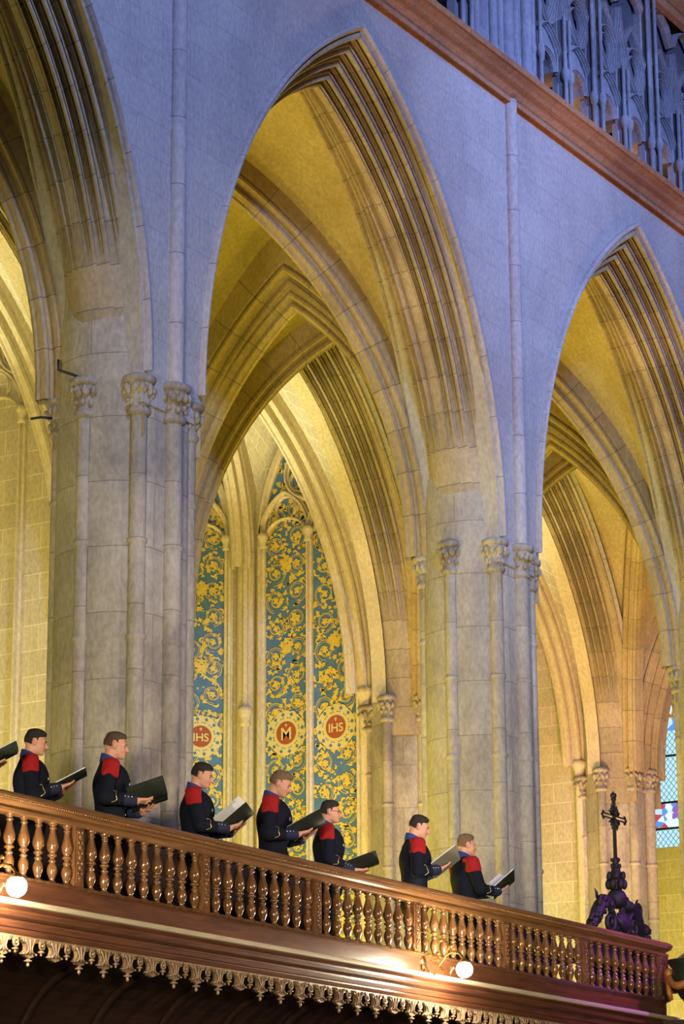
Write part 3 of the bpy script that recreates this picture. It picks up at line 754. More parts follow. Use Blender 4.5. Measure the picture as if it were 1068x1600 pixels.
def glass_mat():
    m, nt, b = newmat('stained_glass'); L = nt.links
    g = N(nt, 'ShaderNodeNewGeometry'); sep = N(nt, 'ShaderNodeSeparateXYZ'); L.new(g.outputs['Position'], sep.inputs[0])
    # diamond leading from rotated lines
    def line(sign):
        a = N(nt, 'ShaderNodeMath', operation='MULTIPLY_ADD'); a.inputs[1].default_value = sign*1.25; L.new(sep.outputs['Y'], a.inputs[0]); L.new(sep.outputs['Z'], a.inputs[2])
        f = N(nt, 'ShaderNodeMath', operation='MULTIPLY'); f.inputs[1].default_value = 7.5; L.new(a.outputs[0], f.inputs[0])
        p = N(nt, 'ShaderNodeMath', operation='PINGPONG'); p.inputs[1].default_value = .5; L.new(f.outputs[0], p.inputs[0])
        c = N(nt, 'ShaderNodeMath', operation='LESS_THAN'); c.inputs[1].default_value = .07; L.new(p.outputs[0], c.inputs[0]); return c
    a = line(1); c = line(-1); mx = N(nt, 'ShaderNodeMath', operation='MAXIMUM'); L.new(a.outputs[0], mx.inputs[0]); L.new(c.outputs[0], mx.inputs[1])
    vo = N(nt, 'ShaderNodeTexVoronoi'); vo.inputs['Scale'].default_value = 7; L.new(g.outputs['Position'], vo.inputs['Vector'])
    hs = N(nt, 'ShaderNodeHueSaturation'); hs.inputs['Saturation'].default_value = .9; 
    rmp = N(nt, 'ShaderNodeValToRGB'); el = rmp.color_ramp.elements; rmp.color_ramp.interpolation = 'CONSTANT'
    el[0].position = 0; el[0].color = (.10, .30, .75, 1); el[1].position = .3; el[1].color = (.55, .75, .95, 1)
    for p_, c_ in ((.5, (.5, .05, .08, 1)), (.62, (.75, .9, 1, 1)), (.8, (.25, .12, .5, 1)), (.9, (.15, .45, .7, 1))):
        e = el.new(p_); e.color = c_
    L.new(vo.outputs['Color'], rmp.inputs['Fac'])
    # figured zones by height: medallion band and tracery
    def band(z0, z1):
        g1 = N(nt, 'ShaderNodeMath', operation='GREATER_THAN'); g1.inputs[1].default_value = z0; L.new(sep.outputs['Z'], g1.inputs[0])
        g2 = N(nt, 'ShaderNodeMath', operation='LESS_THAN'); g2.inputs[1].default_value = z1; L.new(sep.outputs['Z'], g2.inputs[0])
        m_ = N(nt, 'ShaderNodeMath', operation='MULTIPLY'); L.new(g1.outputs[0], m_.inputs[0]); L.new(g2.outputs[0], m_.inputs[1]); return m_
    b1 = band(9.85, 10.35); b2 = band(11.75, 15); bb = N(nt, 'ShaderNodeMath', operation='MAXIMUM'); L.new(b1.outputs[0], bb.inputs[0]); L.new(b2.outputs[0], bb.inputs[1])
    pale = N(nt, 'ShaderNodeMix', data_type='RGBA'); pale.inputs['A'].default_value = (.50, .82, .95, 1); pale.inputs['B'].default_value = (.08, .16, .22, 1); L.new(mx.outputs[0], pale.inputs['Factor'])
    fin = N(nt, 'ShaderNodeMix', data_type='RGBA'); L.new(bb.outputs[0], fin.inputs['Factor']); L.new(pale.outputs['Result'], fin.inputs['A']); L.new(rmp.outputs['Color'], fin.inputs['B'])
    b.inputs['Base Color'].default_value = (.02, .03, .04, 1); L.new(fin.outputs['Result'], b.inputs['Emission Color']); b.inputs['Emission Strength'].default_value = 1.0; b.inputs['Roughness'].default_value = .2
    return m
GLASS = glass_mat()
s2 = math.sqrt(.5)
XR1 = XP[2]-.33
niche('painted_niche', 'blue blind niche with yellow scrolls, two medallions, behind the fourth and fifth singers', 'niche', (XR1-.01, 20.94), (0, -1), (-1, 0), 1.72, 6.2, 12.43, 14.35, True, ('M', 'IHS'))
dc = 1.10
niche('painted_niche', 'blue blind niche with yellow scrolls half hidden behind the first pier, above the third singer', 'niche', (XR1-s2*dc, 22.1+s2*dc), (s2, -s2), (-s2, -s2), 1.62, 6.2, 12.43, 14.3, True, ('M', 'IHS'))
XR0 = XP[1]-.33
niche('blind_window', 'cream stone blind window with tracery at the far left edge', 'niche', (XR0-.01, 20.94), (0, -1), (-1, 0), 1.72, 6.2, 12.43, 14.35, False, None)
XR3 = XP[4]-.33
niche('stained_glass_window', 'pale blue leaded stained glass window at the right, beyond the cross', 'window', (XR3+.05, 21.16), (0, -1), (-1, 0), 1.80, 9.5, 11.75, 13.6, False, None, glass=True)
mb = MB()
for z in (9.85, 10.35, 11.25): mb.box((XR3+.1, 21.16, z), (.05, 1.8, .035))
SG = [o for o in bpy.data.objects if o.name.startswith('stained_glass_window')][0]
mb.build('saddle_bars', IRON, SG)

# ------------------------------------------------------------------ string course and triforium
mb = MB(); prof = [(14.0, 15.14), (13.97, 15.19), (13.93, 15.17), (13.93, 15.22), (13.96, 15.26), (13.90, 15.33), (13.83, 15.37), (13.80, 15.40), (13.74, 15.44), (13.71, 15.45), (13.70, 15.52), (13.74, 15.55), (14.2, 15.60)]
P = [[(x, y, z) for y, z in prof] for x in np.linspace(12, 40, 57)]
mb.grid(P, smooth=False, uv=[(x, j*.09) for x in np.linspace(12, 40, 57) for j in range(len(prof))])
tag(mb.build('trim_1', S_string), kind='structure')
TX0, TX1 = 14.0, 39.5
mb = MB(); mb.add([(TX0, 15.3, 15.4), (TX1, 15.3, 15.4), (TX1, 15.3, 22), (TX0, 15.3, 22)], [(0, 1, 2, 3)], [(0, 0), (25, 0), (25, 6.6), (0, 6.6)])
mb.add([(TX0, 14.0, 15.55), (TX1, 14.0, 15.55), (TX1, 15.3, 15.55), (TX0, 15.3, 15.55)], [(0, 1, 2, 3)])
mb.add([(TX0, 14.05, 18.75), (TX1, 14.05, 18.75), (TX1, 14.05, 22), (TX0, 14.05, 22), (TX0, 15.3, 18.75), (TX1, 15.3, 18.75)], [(0, 1, 2, 3), (0, 4, 5, 1)])
for k in (0, 1, 2):
    xa, xb = XP[k]-.95, XP[k]+.80
    mb.box(((xa+xb)/2, 14.6, 18.7), (xb-xa, 1.1, 6.6))
tag(mb.build('wall_triforium', S_trif), kind='structure')
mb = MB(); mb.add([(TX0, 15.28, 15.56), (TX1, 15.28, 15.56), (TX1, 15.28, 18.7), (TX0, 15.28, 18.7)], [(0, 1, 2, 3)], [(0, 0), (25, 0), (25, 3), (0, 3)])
tag(mb.build('wall_passage_shade', S_trif_shade), kind='structure')  # dark sheet over the back wall, the passage's shade in its colour
mb = MB(); prof = [(14.05, 18.35), (13.97, 18.38), (13.95, 18.48), (13.99, 18.5), (13.86, 18.60), (13.84, 18.72), (13.92, 18.76), (13.78, 18.86), (13.75, 18.98), (14.05, 19.05)]
mb.grid([[(x, y, z) for y, z in prof] for x in (14, 39)], smooth=False); tag(mb.build('trim_2', S_string), kind='structure')
# pier shafts on the triforium wall
for k, lab in ((0, 'blue-lit triforium wall shafts above the first pier, cut by the top edge'), (1, 'blue-lit slender triforium wall shafts above the second pier'), (2, 'triforium wall shafts above the third pier, beyond the frame')):
    t = thing('triforium_shafts', (XP[k], 14.0, 15.6), lab, 'shaft')
    for dx, r in ((-.72, .05), (-.30, .06), (-.12, .05), (.06, .09), (.28, .05), (.55, .08), (.72, .05)):
        mb = MB(); mb.lathe((XP[k]+dx, 14.03, 0), [(r+.05, 15.55), (r+.05, 15.68), (r+.02, 15.72), (r+.035, 15.78), (r, 15.84), (r, 18.9)], 12); mb.build('slender_shaft', S_trif, t)
def trif_bay(k, lab):
    xa, xb = XP[k]+.82, XP[k+1]-.95
    n = 6; wv = (xb-xa)/n
    t = thing('triforium_arcade', ((xa+xb)/2, 14.1, 15.6), lab, 'arcade')
    Y = 14.12
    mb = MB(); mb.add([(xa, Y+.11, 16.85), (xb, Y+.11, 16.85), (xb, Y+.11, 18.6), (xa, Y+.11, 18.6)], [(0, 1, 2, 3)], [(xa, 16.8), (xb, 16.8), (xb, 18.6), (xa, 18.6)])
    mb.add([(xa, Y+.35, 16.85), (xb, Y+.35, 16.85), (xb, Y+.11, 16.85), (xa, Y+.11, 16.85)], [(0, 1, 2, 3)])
    mb.build('blind_panel', S_trif_shade, t)  # infill added behind the tracery, shade of its openings in the dark colour
    def fbar(mb, pts, wd, dp):
        P = []; m_ = len(pts)
        for i, (a, b) in enumerate(pts):
            a0, b0 = pts[max(0, i-1)]; a1, b1 = pts[min(m_-1, i+1)]; dx, dy = a1-a0, b1-b0; l = math.hypot(dx, dy) or 1; nx, ny = -dy/l, dx/l
            P.append([(a+nx*u*wd, Y-d*dp*.8, b+ny*u*wd) for u, d in ((-.5, -1.0), (-.5, .0), (-.36, .2), (-.30, .55), (-.16, .6), (-.1, 1), (.1, 1), (.16, .6), (.3, .55), (.36, .2), (.5, 0), (.5, -1.0))])
        mb.grid(P, smooth=False)
    for i in range(n+1):
        x = xa+i*wv; big = i % 2 == 0
        mb = MB(); fbar(mb, [(x, 15.5), (x, 18.5)] if big else [(x, 15.5), (x, 17.0)], .24 if big else .17, .13 if big else .10)
        for dx in ((-.11, 0, .11) if big else (-.07, .07)):
            mb.lathe((x+dx, Y-(.16 if dx == 0 else .1), 0), [(.055, 15.55), (.055, 15.68), (.03, 15.74), (.03, 16.12), (.05, 16.14), (.06, 16.22), (.05, 16.27), (.028, 16.3), (.028, 18.4 if big else 17.0)], 8)
        mb.build('mullion', S_trif, t)
    for i in range(n):
        c = xa+(i+.5)*wv; h = wv/2
        mb = MB(); ha = arc_pts(h, .58, 12); fbar(mb, [(c-x, 16.22+z) for x, z in ha]+[(c+x, 16.22+z) for x, z in ha[::-1][1:]], .075, .08)
        hr = h*.62; fbar(mb, [(c+hr*math.cos(a), 16.22+hr*.95*math.sin(a)) for a in np.linspace(0, PI, 13)], .07, .05)
        # solid cusped head
        pl = [(c-h, 16.22), (c-h*.55, 16.22)]+[(c+h*.55*math.cos(a), 16.22+h*.55*math.sin(a)) for a in np.linspace(PI, 0, 9)]+[(c+h, 16.22), (c+h*.8, 16.5), (c, 16.82), (c-h*.8, 16.5)]
        mb.prism(pl[::-1], (0, Y+.02, 0), (1, 0, 0), (0, 0, 1), (0, 1, 0), .30)
        mb.build('arch_head', S_trif, t)
        mb = MB()
        for kx, kz, rr in ((0, 17.12, h*.62),):
            for sc_, wd, dp in ((1, .05, .08), (.68, .035, .05)):
                fbar(mb, [(c+kx+rr*sc_*math.cos(a), kz+rr*1.25*sc_*math.sin(a)) for a in np.linspace(0, 2*PI, 25)], wd, dp)
        # flowing mouchettes
        for s_ in (-1, 1):
            fbar(mb, [(c+s_*h*math.sin(f*PI/2)*1.0, 16.80+f*1.1) for f in np.linspace(0, 1, 9)], .045, .09)
            fbar(mb, [(c+s_*h*(1-f*f), 16.85+f*.95) for f in np.linspace(0, 1, 9)], .035, .07)
        fbar(mb, [(c-h, 18.0), (c-h*.6, 18.25), (c, 18.40), (c+h*.6, 18.25), (c+h, 18.0)], .06, .08)
        mb.build('tracery', S_trif, t)
    return t
tb = trif_bay(1, 'blue-lit triforium arcade with flowing tracery at the top right')
copy_tree(tb, off=(-BAY, 0, 0), label='triforium arcade above the central nave arch, cut by the top edge')

# ------------------------------------------------------------------ floor
mb = MB(); mb.add([(-6, -6, 0), (60, -6, 0), (60, 24, 0), (-6, 24, 0)], [(0, 1, 2, 3)], [(0, 0), (66, 0), (66, 30), (0, 30)])
tag(mb.build('floor', FLOORM), kind='structure')
# ------------------------------------------------------------------ gallery
GX0, GX1, GY = 12.6, 26.95, 12.5
def run(mb, prof, path, smooth=False, mi=0, closed=False):
    # prof: (out, z); path: 2D polyline, outward = right-hand side of travel
    P = []; n = len(path)
    for i, (x, y) in enumerate(path):
        ns = []
        for a, b in ((i-1, i), (i, i+1)):
            if a >= 0 and b < n:
                dx, dy = path[b][0]-path[a][0], path[b][1]-path[a][1]; l = math.hypot(dx, dy); ns.append((dy/l, -dx/l))
        nx = sum(q[0] for q in ns)/len(ns); ny = sum(q[1] for q in ns)/len(ns); l2 = nx*nx+ny*ny; nx /= l2; ny /= l2
        P.append([(x+nx*o_, y+ny*o_, z) for o_, z in prof])
    mb.grid(P, smooth=smooth, mi=mi, closed_u=closed)
PATH = [(GX0, GY), (GX1, GY), (GX1, 13.95)]
bal = thing('balustrade', (20.0, GY, 4.46), 'carved oak balustrade along the front edge of the singers gallery', 'balustrade')
mb = MB()
run(mb, [(-.09, 5.085), (.03, 5.085), (.065, 5.075), (.085, 5.055), (.09, 5.035), (.075, 5.025), (.08, 5.018), (.08, 5.008), (.06, 5.0), (.045, 4.985), (.03, 4.978), (.03, 4.965), (.05, 4.958), (.05, 4.935), (.035, 4.925), (-.05, 4.925), (-.07, 4.96), (-.10, 5.0), (-.10, 5.07), (-.09, 5.085)], PATH)
hr = mb.build('handrail', W_rail, bal)
mb = MB()
for i in range(int((GX1-15.2)/.028)):
    mb.ball((15.2+i*.028, GY-.083, 5.021), .0095, 3)
o = mb.build('bead_moulding', W_rail, hr); o['kind'] = 'stuff'
mb = MB(); run(mb, [(-.06, 4.47), (.055, 4.47), (.06, 4.462), (.045, 4.45), (.03, 4.445)], PATH); mb.build('bottom_rail', W_bal, bal)
bp = [(.034, 0), (.034, .012), (.022, .02), (.020, .03), (.026, .045), (.037, .075), (.041, .10), (.038, .125), (.027, .148), (.021, .158), (.031, .166), (.031, .174), (.019, .184), (.019, .196), (.036, .205), (.038, .212), (.036, .22), (.022, .229), (.034, .245), (.044, .270), (.046, .290), (.043, .315), (.034, .345), (.026, .375), (.021, .400), (.021, .408), (.029, .413), (.029, .421), (.021, .427), (.024, .436), (.034, .444), (.038, .450), (.038, .46)]
def bal_mesh(mb, x, y, z=4.468): mb.lathe((x, y, z), bp, 14)
mb = MB(); bal_mesh(mb, 16.49+.20, GY); b0 = mb.build('baluster', W_bal, bal)
POSTS = [12.98+.11, 14.79, 16.49, 18.19, 19.90, 21.61, 23.33, 25.03, 26.80]
def put(src, dx, dy=0.0):
    c = src.copy(); C.objects.link(c); c.location = Vector(src.location)+Vector((dx, dy, 0)); return c
first = True
for i in range(len(POSTS)-1):
    p = POSTS[i]; span = POSTS[i+1]-p
    for j in range(8):
        x = p+.20+j*(span-.30)/8.05
        if first: b0.location.x = x-(16.49+.20) if False else 0.0; b0.location = (x-16.69-bal.location.x*0, 0, 0); first = False
        else: put(b0, 0); c = C.objects[-1]; c.location = (x-16.69, 0, 0)
    put(b0, 0); c = C.objects[-1]; c.location = (POSTS[i+1]-.105-16.69, 0, 0)
for j in range(6): put(b0, 0); c = C.objects[-1]; c.location = (GX1-.02-16.69, .22+j*.19, 0)
mb = MB(); x = POSTS[2]
mb.box((x, GY, 4.70), (.115, .085, .47)); mb.box((x, GY-.045, 4.70), (.075, .012, .40))
for k in range(5):
    mb.ball((x, GY-.052, 4.54+k*.078), (.022, .009, .028), 5)
    for s_ in (-1, 1): mb.ball((x+s_*.02, GY-.052, 4.575+k*.078), (.012, .008, .018), 4)
post = mb.build('newel_post', W_bal, bal)
for i, px in enumerate(POSTS):
    if i == 2: continue
    c = post.copy(); C.objects.link(c); c.location = (px-POSTS[2], 0, 0)
mb = MB(); mb.box((GX1-.05, GY, 4.70), (.13, .12, .47)); mb.build('corner_post', W_bal, bal)

gal = thing('gallery_front', (20.0, GY, 4.0), 'polished dark wood fascia and stepped cornice under the balustrade', 'cornice')
mb = MB(); run(mb, [(.03, 4.446), (.025, 4.44), (.018, 4.43), (.018, 4.30), (.03, 4.29)], PATH); mb.build('fascia_board', W_dark, gal)
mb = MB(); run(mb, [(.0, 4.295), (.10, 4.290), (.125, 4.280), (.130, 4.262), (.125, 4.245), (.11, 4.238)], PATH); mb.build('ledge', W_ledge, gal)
mb = MB(); run(mb, [(.11, 4.24), (.10, 4.225), (.085, 4.21), (.085, 4.195), (.095, 4.19), (.09, 4.165), (.07, 4.15), (.055, 4.143), (.055, 4.125), (.065, 4.12), (.06, 4.09), (.05, 4.085), (.05, 4.072), (.056, 4.066), (.05, 4.045), (.03, 4.03), (.0, 4.03), (-.1, 4.03)], PATH); mb.build('cornice', W_dark, gal)
mb = MB(); run(mb, [(.035, 4.05), (.042, 4.045), (.042, 4.03), (.035, 4.02), (.0, 4.02)], PATH); mb.build('crest_strip', W_crest, gal)
def pend_big(tip=True):
    mb = MB(); h = [(.085, 0), (.088, -.018), (.070, -.03), (.050, -.045), (.043, -.065), (.045, -.085), (.055, -.10), (.078, -.112), (.082, -.122), (.060, -.126), (.045, -.138), (.022, -.142), (.0, -.15)]
    poly = h+[(-a, b) for a, b in h[::-1][1:]]
    mb.prism(poly[::-1], (0, -.012, 4.03), (1, 0, 0), (0, 0, 1), (0, 1, 0), .03)
    for s_ in (-1, 0, 1): mb.tube([(s_*.06, -.018, 4.02), (s_*.035, -.02, 3.985), (s_*.020, -.022, 3.955), (s_*.022, -.02, 3.93), (s_*.05, -.018, 3.912)], .0075, 6)
    for s_ in (-1, 1):
        mb.tube([(s_*(.065+.016*math.cos(a)), -.016, 4.012+.016*math.sin(a)) for a in np.linspace(0, 2*PI, 9)], .006, 5)
        mb.ball((s_*.073, -.016, 3.912), (.012, .012, .01), 4)
    if tip: mb.lathe((0, 0, 3.88), [(.0, .01), (.010, .008), (.012, -.005), (.032, -.014), (.034, -.020), (.012, -.026), (.009, -.034), (.014, -.042), (.010, -.055), (.0, -.062)], 10)
    return mb
def pend_small():
    mb = MB(); mb.box((0, 0, 4.015), (.05, .022, .03))
    mb.tube([(.028*math.cos(a), -.006, 3.985+.026*math.sin(a)) for a in np.linspace(0, 2*PI, 13)], .010, 6)
    mb.ball((0, -.012, 3.985), (.012, .01, .012), 4)
    mb.lathe((0, 0, 3.955), [(.006, .01), (.008, -.004), (.026, -.012), (.027, -.018), (.010, -.024), (.008, -.03), (.011, -.036), (.0, -.048)], 10)
    return mb
pb = {}
for nm, f in (('big', lambda: pend_big(True)), ('blunt', lambda: pend_big(False)), ('small', pend_small)):
    m_ = f(); off_ = Vector(gal.location); m_.v = [(v[0]+off_.x*0, v[1], v[2]) for v in m_.v]
    pb[nm] = m_
x = 15.28; i = 0; protos = {}
while x < GX1-.06:
    for nm, px in (('blunt' if i % 4 == 3 else 'big', x), ('small', x+.155)):
        if nm not in protos:
            m_ = MB(); src = pb[nm]; m_.v = [(v[0], v[1]+GY-.035, v[2]) for v in src.v]; m_.f = src.f; m_.uv = src.uv; m_.mi = src.mi; m_.sm = src.sm
            o = m_.build('pendant', W_crest, gal); protos[nm] = o
        else:
            o = protos[nm].copy(); C.objects.link(o)
        o.location = (px, 0, 0)
    x += .31; i += 1
can = thing('stall_canopy', (20, 12.9, 3.0), 'dark coved wooden canopy under the gallery, below the carved cresting', 'canopy')
mb = MB()
cove = [(-.06, 4.03), (-.12, 3.96)]+[(-.12-.85*math.sin(a), 3.96-1.15*(1-math.cos(a))) for a in np.linspace(0, PI/2, 12)]+[(-.97, 1.6), (-.97, 0)]
run(mb, cove, [(GX0, GY), (GX1-.3, GY)]); mb.build('cove', W_cope, can)
mb = MB()
for x in np.arange(13.4, 26.5, .87):
    r_ = MB(); pts = [(x, GY+.12+.82*math.sin(a), 3.96-1.12*(1-math.cos(a))) for a in np.linspace(0, PI/2, 12)]+[(x, GY+.94, 1.5)]
    r_.tube(pts, .035, 6); r_.build('cove_rib', W_cope, can)
mb = MB(); mb.add([(GX0, GY-.02, 4.08), (GX1, GY-.02, 4.08), (GX1, 14.0, 4.08), (GX0, 14.0, 4.08), (GX0, GY-.02, 4.12), (GX1, GY-.02, 4.12), (GX1, 14.0, 4.12), (GX0, 14.0, 4.12)], [(3, 2, 1, 0), (4, 5, 6, 7), (0, 1, 5, 4), (1, 2, 6, 5), (2, 3, 7, 6), (3, 0, 4, 7)])
tag(mb.build('floor', W_maroon), kind='structure')
for xa, xb, lab in ((GX0, 22.35, 'dark maroon panelled wooden screen seen between the balusters at the left'), (24.6, 26.9, 'dark maroon panelled wooden screen behind the balusters below the cross')):
    hz = 1.2
    t = thing('wooden_screen', ((xa+xb)/2, 13.8, 4.12), lab, 'panel')
    mb = MB(); mb.box(((xa+xb)/2, 13.79, 4.72), (xb-xa, .05, 1.2)); mb.build('panel', W_maroon, t)
    mb = MB(); mb.box(((xa+xb)/2, 13.78, 5.335), (xb-xa+.04, .09, .04)); mb.build('top_rail', W_maroon, t)

# ------------------------------------------------------------------ wall lamps on the fascia
def wall_lamp(x, label, first_=None):
    t = thing('wall_lamp', (x, GY, 4.40), label, 'lamp', 'gilt bracket lamps on the gallery fascia')
    mb = MB(); mb.lathe((0, -.025, 0), [(.0, .012), (.035, .010), (.045, .004), (.05, -.004)], 16, M=Matrix.Rotation(PI/2, 3, 'X'))
    mb.prism([(-.03, .10), (0, .16), (.03, .10), (.022, .04), (.04, 0), (.022, -.05), (0, -.11), (-.022, -.05), (-.04, 0), (-.022, .04)][::-1], (0, -.03, 0), (1, 0, 0), (0, 0, 1), (0, 1, 0), .015)
    for s_ in (-1, 1): mb.ball((s_*.03, -.035, .07), (.02, .012, .03), 5); mb.ball((s_*.025, -.035, -.05), (.018, .012, .028), 5)
    mb.build('back_plate', GOLD, t, local=True)
    mb = MB()
    arm = [(0, -.03, -.03)]+[(0, -.03-.17*f-.0*f, -.03-.10*math.sin(f*PI)) for f in np.linspace(.1, 1, 10)]+[(0, -.26, .04), (0, -.33, .07), (0, -.40, .05), (0, -.44, 0), (0, -.45, -.02)]
    mb.tube(arm, [.012]*len(arm), 8)
    mb.tube([(0, -.15+.05*(1-q*.12)*math.cos(q*1.1), .0+.05*(1-q*.12)*math.sin(q*1.1)) for q in np.linspace(0, 7.5, 26)], .008, 6)
    mb.tube([(0, -.27, .04), (0, -.29, .10), (.0, -.27, .16), (0, -.22, .19), (0, -.19, .17)], [.012, .011, .010, .008, .005], 7)
    mb.tube([(0, -.2, -.06), (0, -.24, -.12), (0, -.30, -.13), (0, -.32, -.09)], [.010, .010, .008, .005], 7)
    for p in ((0, -.20, .18), (0, -.31, .12), (0, -.34, .06), (0, -.07, -.10), (0, -.32, -.08), (0, -.17, .06)): mb.ball(p, (.010, .024, .018), 5)
    mb.build('scroll_arm', GOLD, t, local=True)
    mb = MB(); mb.lathe((0, -.45, -.03), [(.0, .03), (.02, .03), (.035, .015), (.045, -.005), (.045, -.02)], 16); mb.build('lamp_holder', GOLD, t, local=True)
    mb = MB(); mb.ball((0, -.45, -.10), .075, 12); mb.build('lamp_globe', BULB, t, local=True)
    return t
wall_lamp(21.74, 'blazing globe lamp on a gilt scroll bracket, near the sixth and seventh singers')
wall_lamp(15.22, 'blazing globe lamp at the far left edge of the gallery')

# ------------------------------------------------------------------ cross on its carved crest
cx_, cy_ = 26.62, 12.86
cr = thing('ornate_cross', (cx_, cy_, 5.12), 'tall black cross rising from a dark carved scroll crest at the right end', 'cross')
def spiral(mb, c, r0, a0, turns, s_, w0, n=26):
    pts = []; rs = []
    for j in range(n):
        t = j/(n-1); a = a0+s_*turns*2*PI*t; r = r0*(1-.82*t)
        pts.append((c[0]+r*math.cos(a), c[1], c[2]+r*math.sin(a))); rs.append(w0*(1-.5*t))
    mb.tube(pts, rs, 7)
mb = MB(); mb.box((cx_+.0, cy_, 5.10), (1.46, .16, .05)); mb.box((cx_, cy_, 4.6), (1.40, .10, .97)); mb.build('base', IRON, cr)
mb = MB(); rnd = random.Random(3)
for s_ in (-1, 1):
    side = [(s_*.68, 5.15), (s_*.63, 5.22), (s_*.54, 5.27), (s_*.48, 5.36), (s_*.40, 5.44), (s_*.28, 5.49), (s_*.14, 5.50)]
    mb.tube([(cx_+a, cy_, b) for a, b in side], [.045, .06, .07, .075, .075, .07, .06], 10)
    spiral(mb, (cx_+s_*.62, cy_-.03, 5.24), .085, 0 if s_ > 0 else PI, 1.4, s_, .028)
    spiral(mb, (cx_+s_*.44, cy_-.04, 5.45), .075, PI/2, 1.4, -s_, .026)
    spiral(mb, (cx_+s_*.28, cy_-.05, 5.27), .13, PI/2, 1.5, s_, .034)
    spiral(mb, (cx_+s_*.12, cy_-.05, 5.22), .09, 0, 1.3, s_, .03)
    for q in range(26):
        t = rnd.random(); a = side[int(t*6)]; b = side[min(6, int(t*6)+1)]; f = t*6-int(t*6)
        p = (cx_+a[0]+(b[0]-a[0])*f, cy_+rnd.uniform(-.07, .02), a[1]+(b[1]-a[1])*f+rnd.uniform(-.05, .07))
        mb.ball(p, (rnd.uniform(.025, .05), .03, rnd.uniform(.02, .045)), 4, M=Matrix.Rotation(rnd.uniform(-1, 1), 3, 'Y'))
    mb.tube([(cx_+s_*.47, cy_, 5.50), (cx_+s_*.49, cy_, 5.56), (cx_+s_*.53, cy_, 5.60)], [.02, .016, .004], 6)
    mb.tube([(cx_+s_*.2, cy_, 5.15), (cx_+s_*.18, cy_, 5.35), (cx_+s_*.08, cy_, 5.48)], .03, 8)
mb.build('scroll_crest', IRON, cr)
mb = MB()
for k in range(7):
    a = (k-3)*.28; mb.tube([(cx_, cy_-.05, 5.16), (cx_+.10*math.sin(a), cy_-.09, 5.26), (cx_+.2*math.sin(a), cy_-.06, 5.16+.26*math.cos(a))], [.03, .035, .018], 7)
mb.build('shell', IRON, cr)
mb = MB(); mb.ball((cx_, cy_, 5.545), .112, 12); mb.build('orb', IRON, cr)
mb = MB(); mb.lathe((cx_, cy_, 0), [(.03, 5.64), (.045, 5.66), (.05, 5.72), (.07, 5.78), (.05, 5.86), (.03, 5.92), (.045, 5.96), (.02, 6.0)], 12)
for row, (z, r, sz, nn) in enumerate(((5.70, .085, .045, 6), (5.79, .085, .038, 6), (5.90, .045, .022, 5), (5.97, .045, .016, 5))):
    for k in range(nn):
        a = 2*PI*(k+.5*(row % 2))/nn; mb.ball((cx_+r*math.cos(a), cy_+r*math.sin(a), z), (sz*.8, sz*.8, sz*1.3), 5)
mb.build('leaf_cup', IRON, cr)
mb = MB()
for s_ in (-1, 1):
    mb.box((cx_+s_*.021, cy_, 6.30), (.013, .02, .68)); mb.box((cx_, cy_, 6.43+s_*.019), (.50, .02, .013))
mb.build('cross_bars', IRON, cr)
mb = MB()
for s_ in (-1, 1):
    e = (cx_+s_*.26, cy_, 6.43); 
    for dx, dz in ((.035, 0), (0, .035), (0, -.035), (.012, .022), (.012, -.022)): mb.ball((e[0]+s_*dx, e[1], e[2]+dz), (.018, .014, .018), 4)
    for t_ in (-1, 1):
        for a in (.35, .79, 1.2):
            p0 = (cx_+s_*.025, cy_, 6.43+t_*.025); L_ = .12 if abs(a-.79) > .1 else .10
            p1 = (p0[0]+s_*L_*math.cos(a), cy_, p0[2]+t_*L_*math.sin(a)); mb.tube([p0, ((p0[0]+p1[0])/2, cy_-.01, (p0[2]+p1[2])/2), p1], [.012, .022, .004], 5)
mb.build('cross_ornament', IRON, cr)
mb = MB(); mb.ball((cx_, cy_, 6.67), .036, 8); mb.lathe((cx_, cy_, 0), [(.03, 6.62), (.03, 6.64), (.012, 6.645)], 8); mb.lathe((cx_, cy_, 0), [(.012, 6.70), (.0, 6.735)], 6)
mb.build('finial_ball', IRON, cr)
fn = thing('carved_finial', (GX1-.02, 13.0, 5.085), 'small dark carved leaf finial on the end of the handrail', 'finial')
mb = MB(); mb.box((GX1-.02, 13.0, 5.11), (.16, .16, .05)); mb.box((GX1, 13.0, 5.24), (.10, .10, .26)); mb.build('block', IRON, fn)
mb = MB()
for k in range(4): mb.ball((GX1-.09+.012*k, 12.96, 5.16+k*.06), (.05, .05, .04), 5)
mb.build('leaf', IRON, fn)
sb = thing('scroll_bracket', (GX1+.1, 12.7, 4.3), 'dark openwork scroll bracket at the right end of the cornice', 'bracket')
mb = MB(); spiral(mb, (GX1+.17, 12.62, 4.30), .09, PI, 1.5, -1, .028); spiral(mb, (GX1+.13, 12.62, 4.17), .07, PI/2, 1.4, 1, .024); mb.tube([(GX1+.02, 12.62, 4.42), (GX1+.08, 12.62, 4.38), (GX1+.24, 12.62, 4.34), (GX1+.24, 12.62, 4.2), (GX1+.1, 12.62, 4.1)], .022, 7); mb.build('scroll', IRON, sb)

for lab, pts in (('bent iron hook on the first pier beside its left capital', [(19.18, 14.50, 9.64), (19.12, 14.62, 9.70), (19.06, 14.76, 9.76), (19.06, 14.76, 9.86)]),
                 ('short iron rod sticking out of the left side of the first pier', [(19.38, 15.03, 9.42), (19.28, 15.13, 9.42), (19.22, 15.20, 9.40)])):
    mb = MB(); mb.tube(pts, .013, 6); o = mb.build('iron_hook', IRON); tag(o, lab, 'hook')

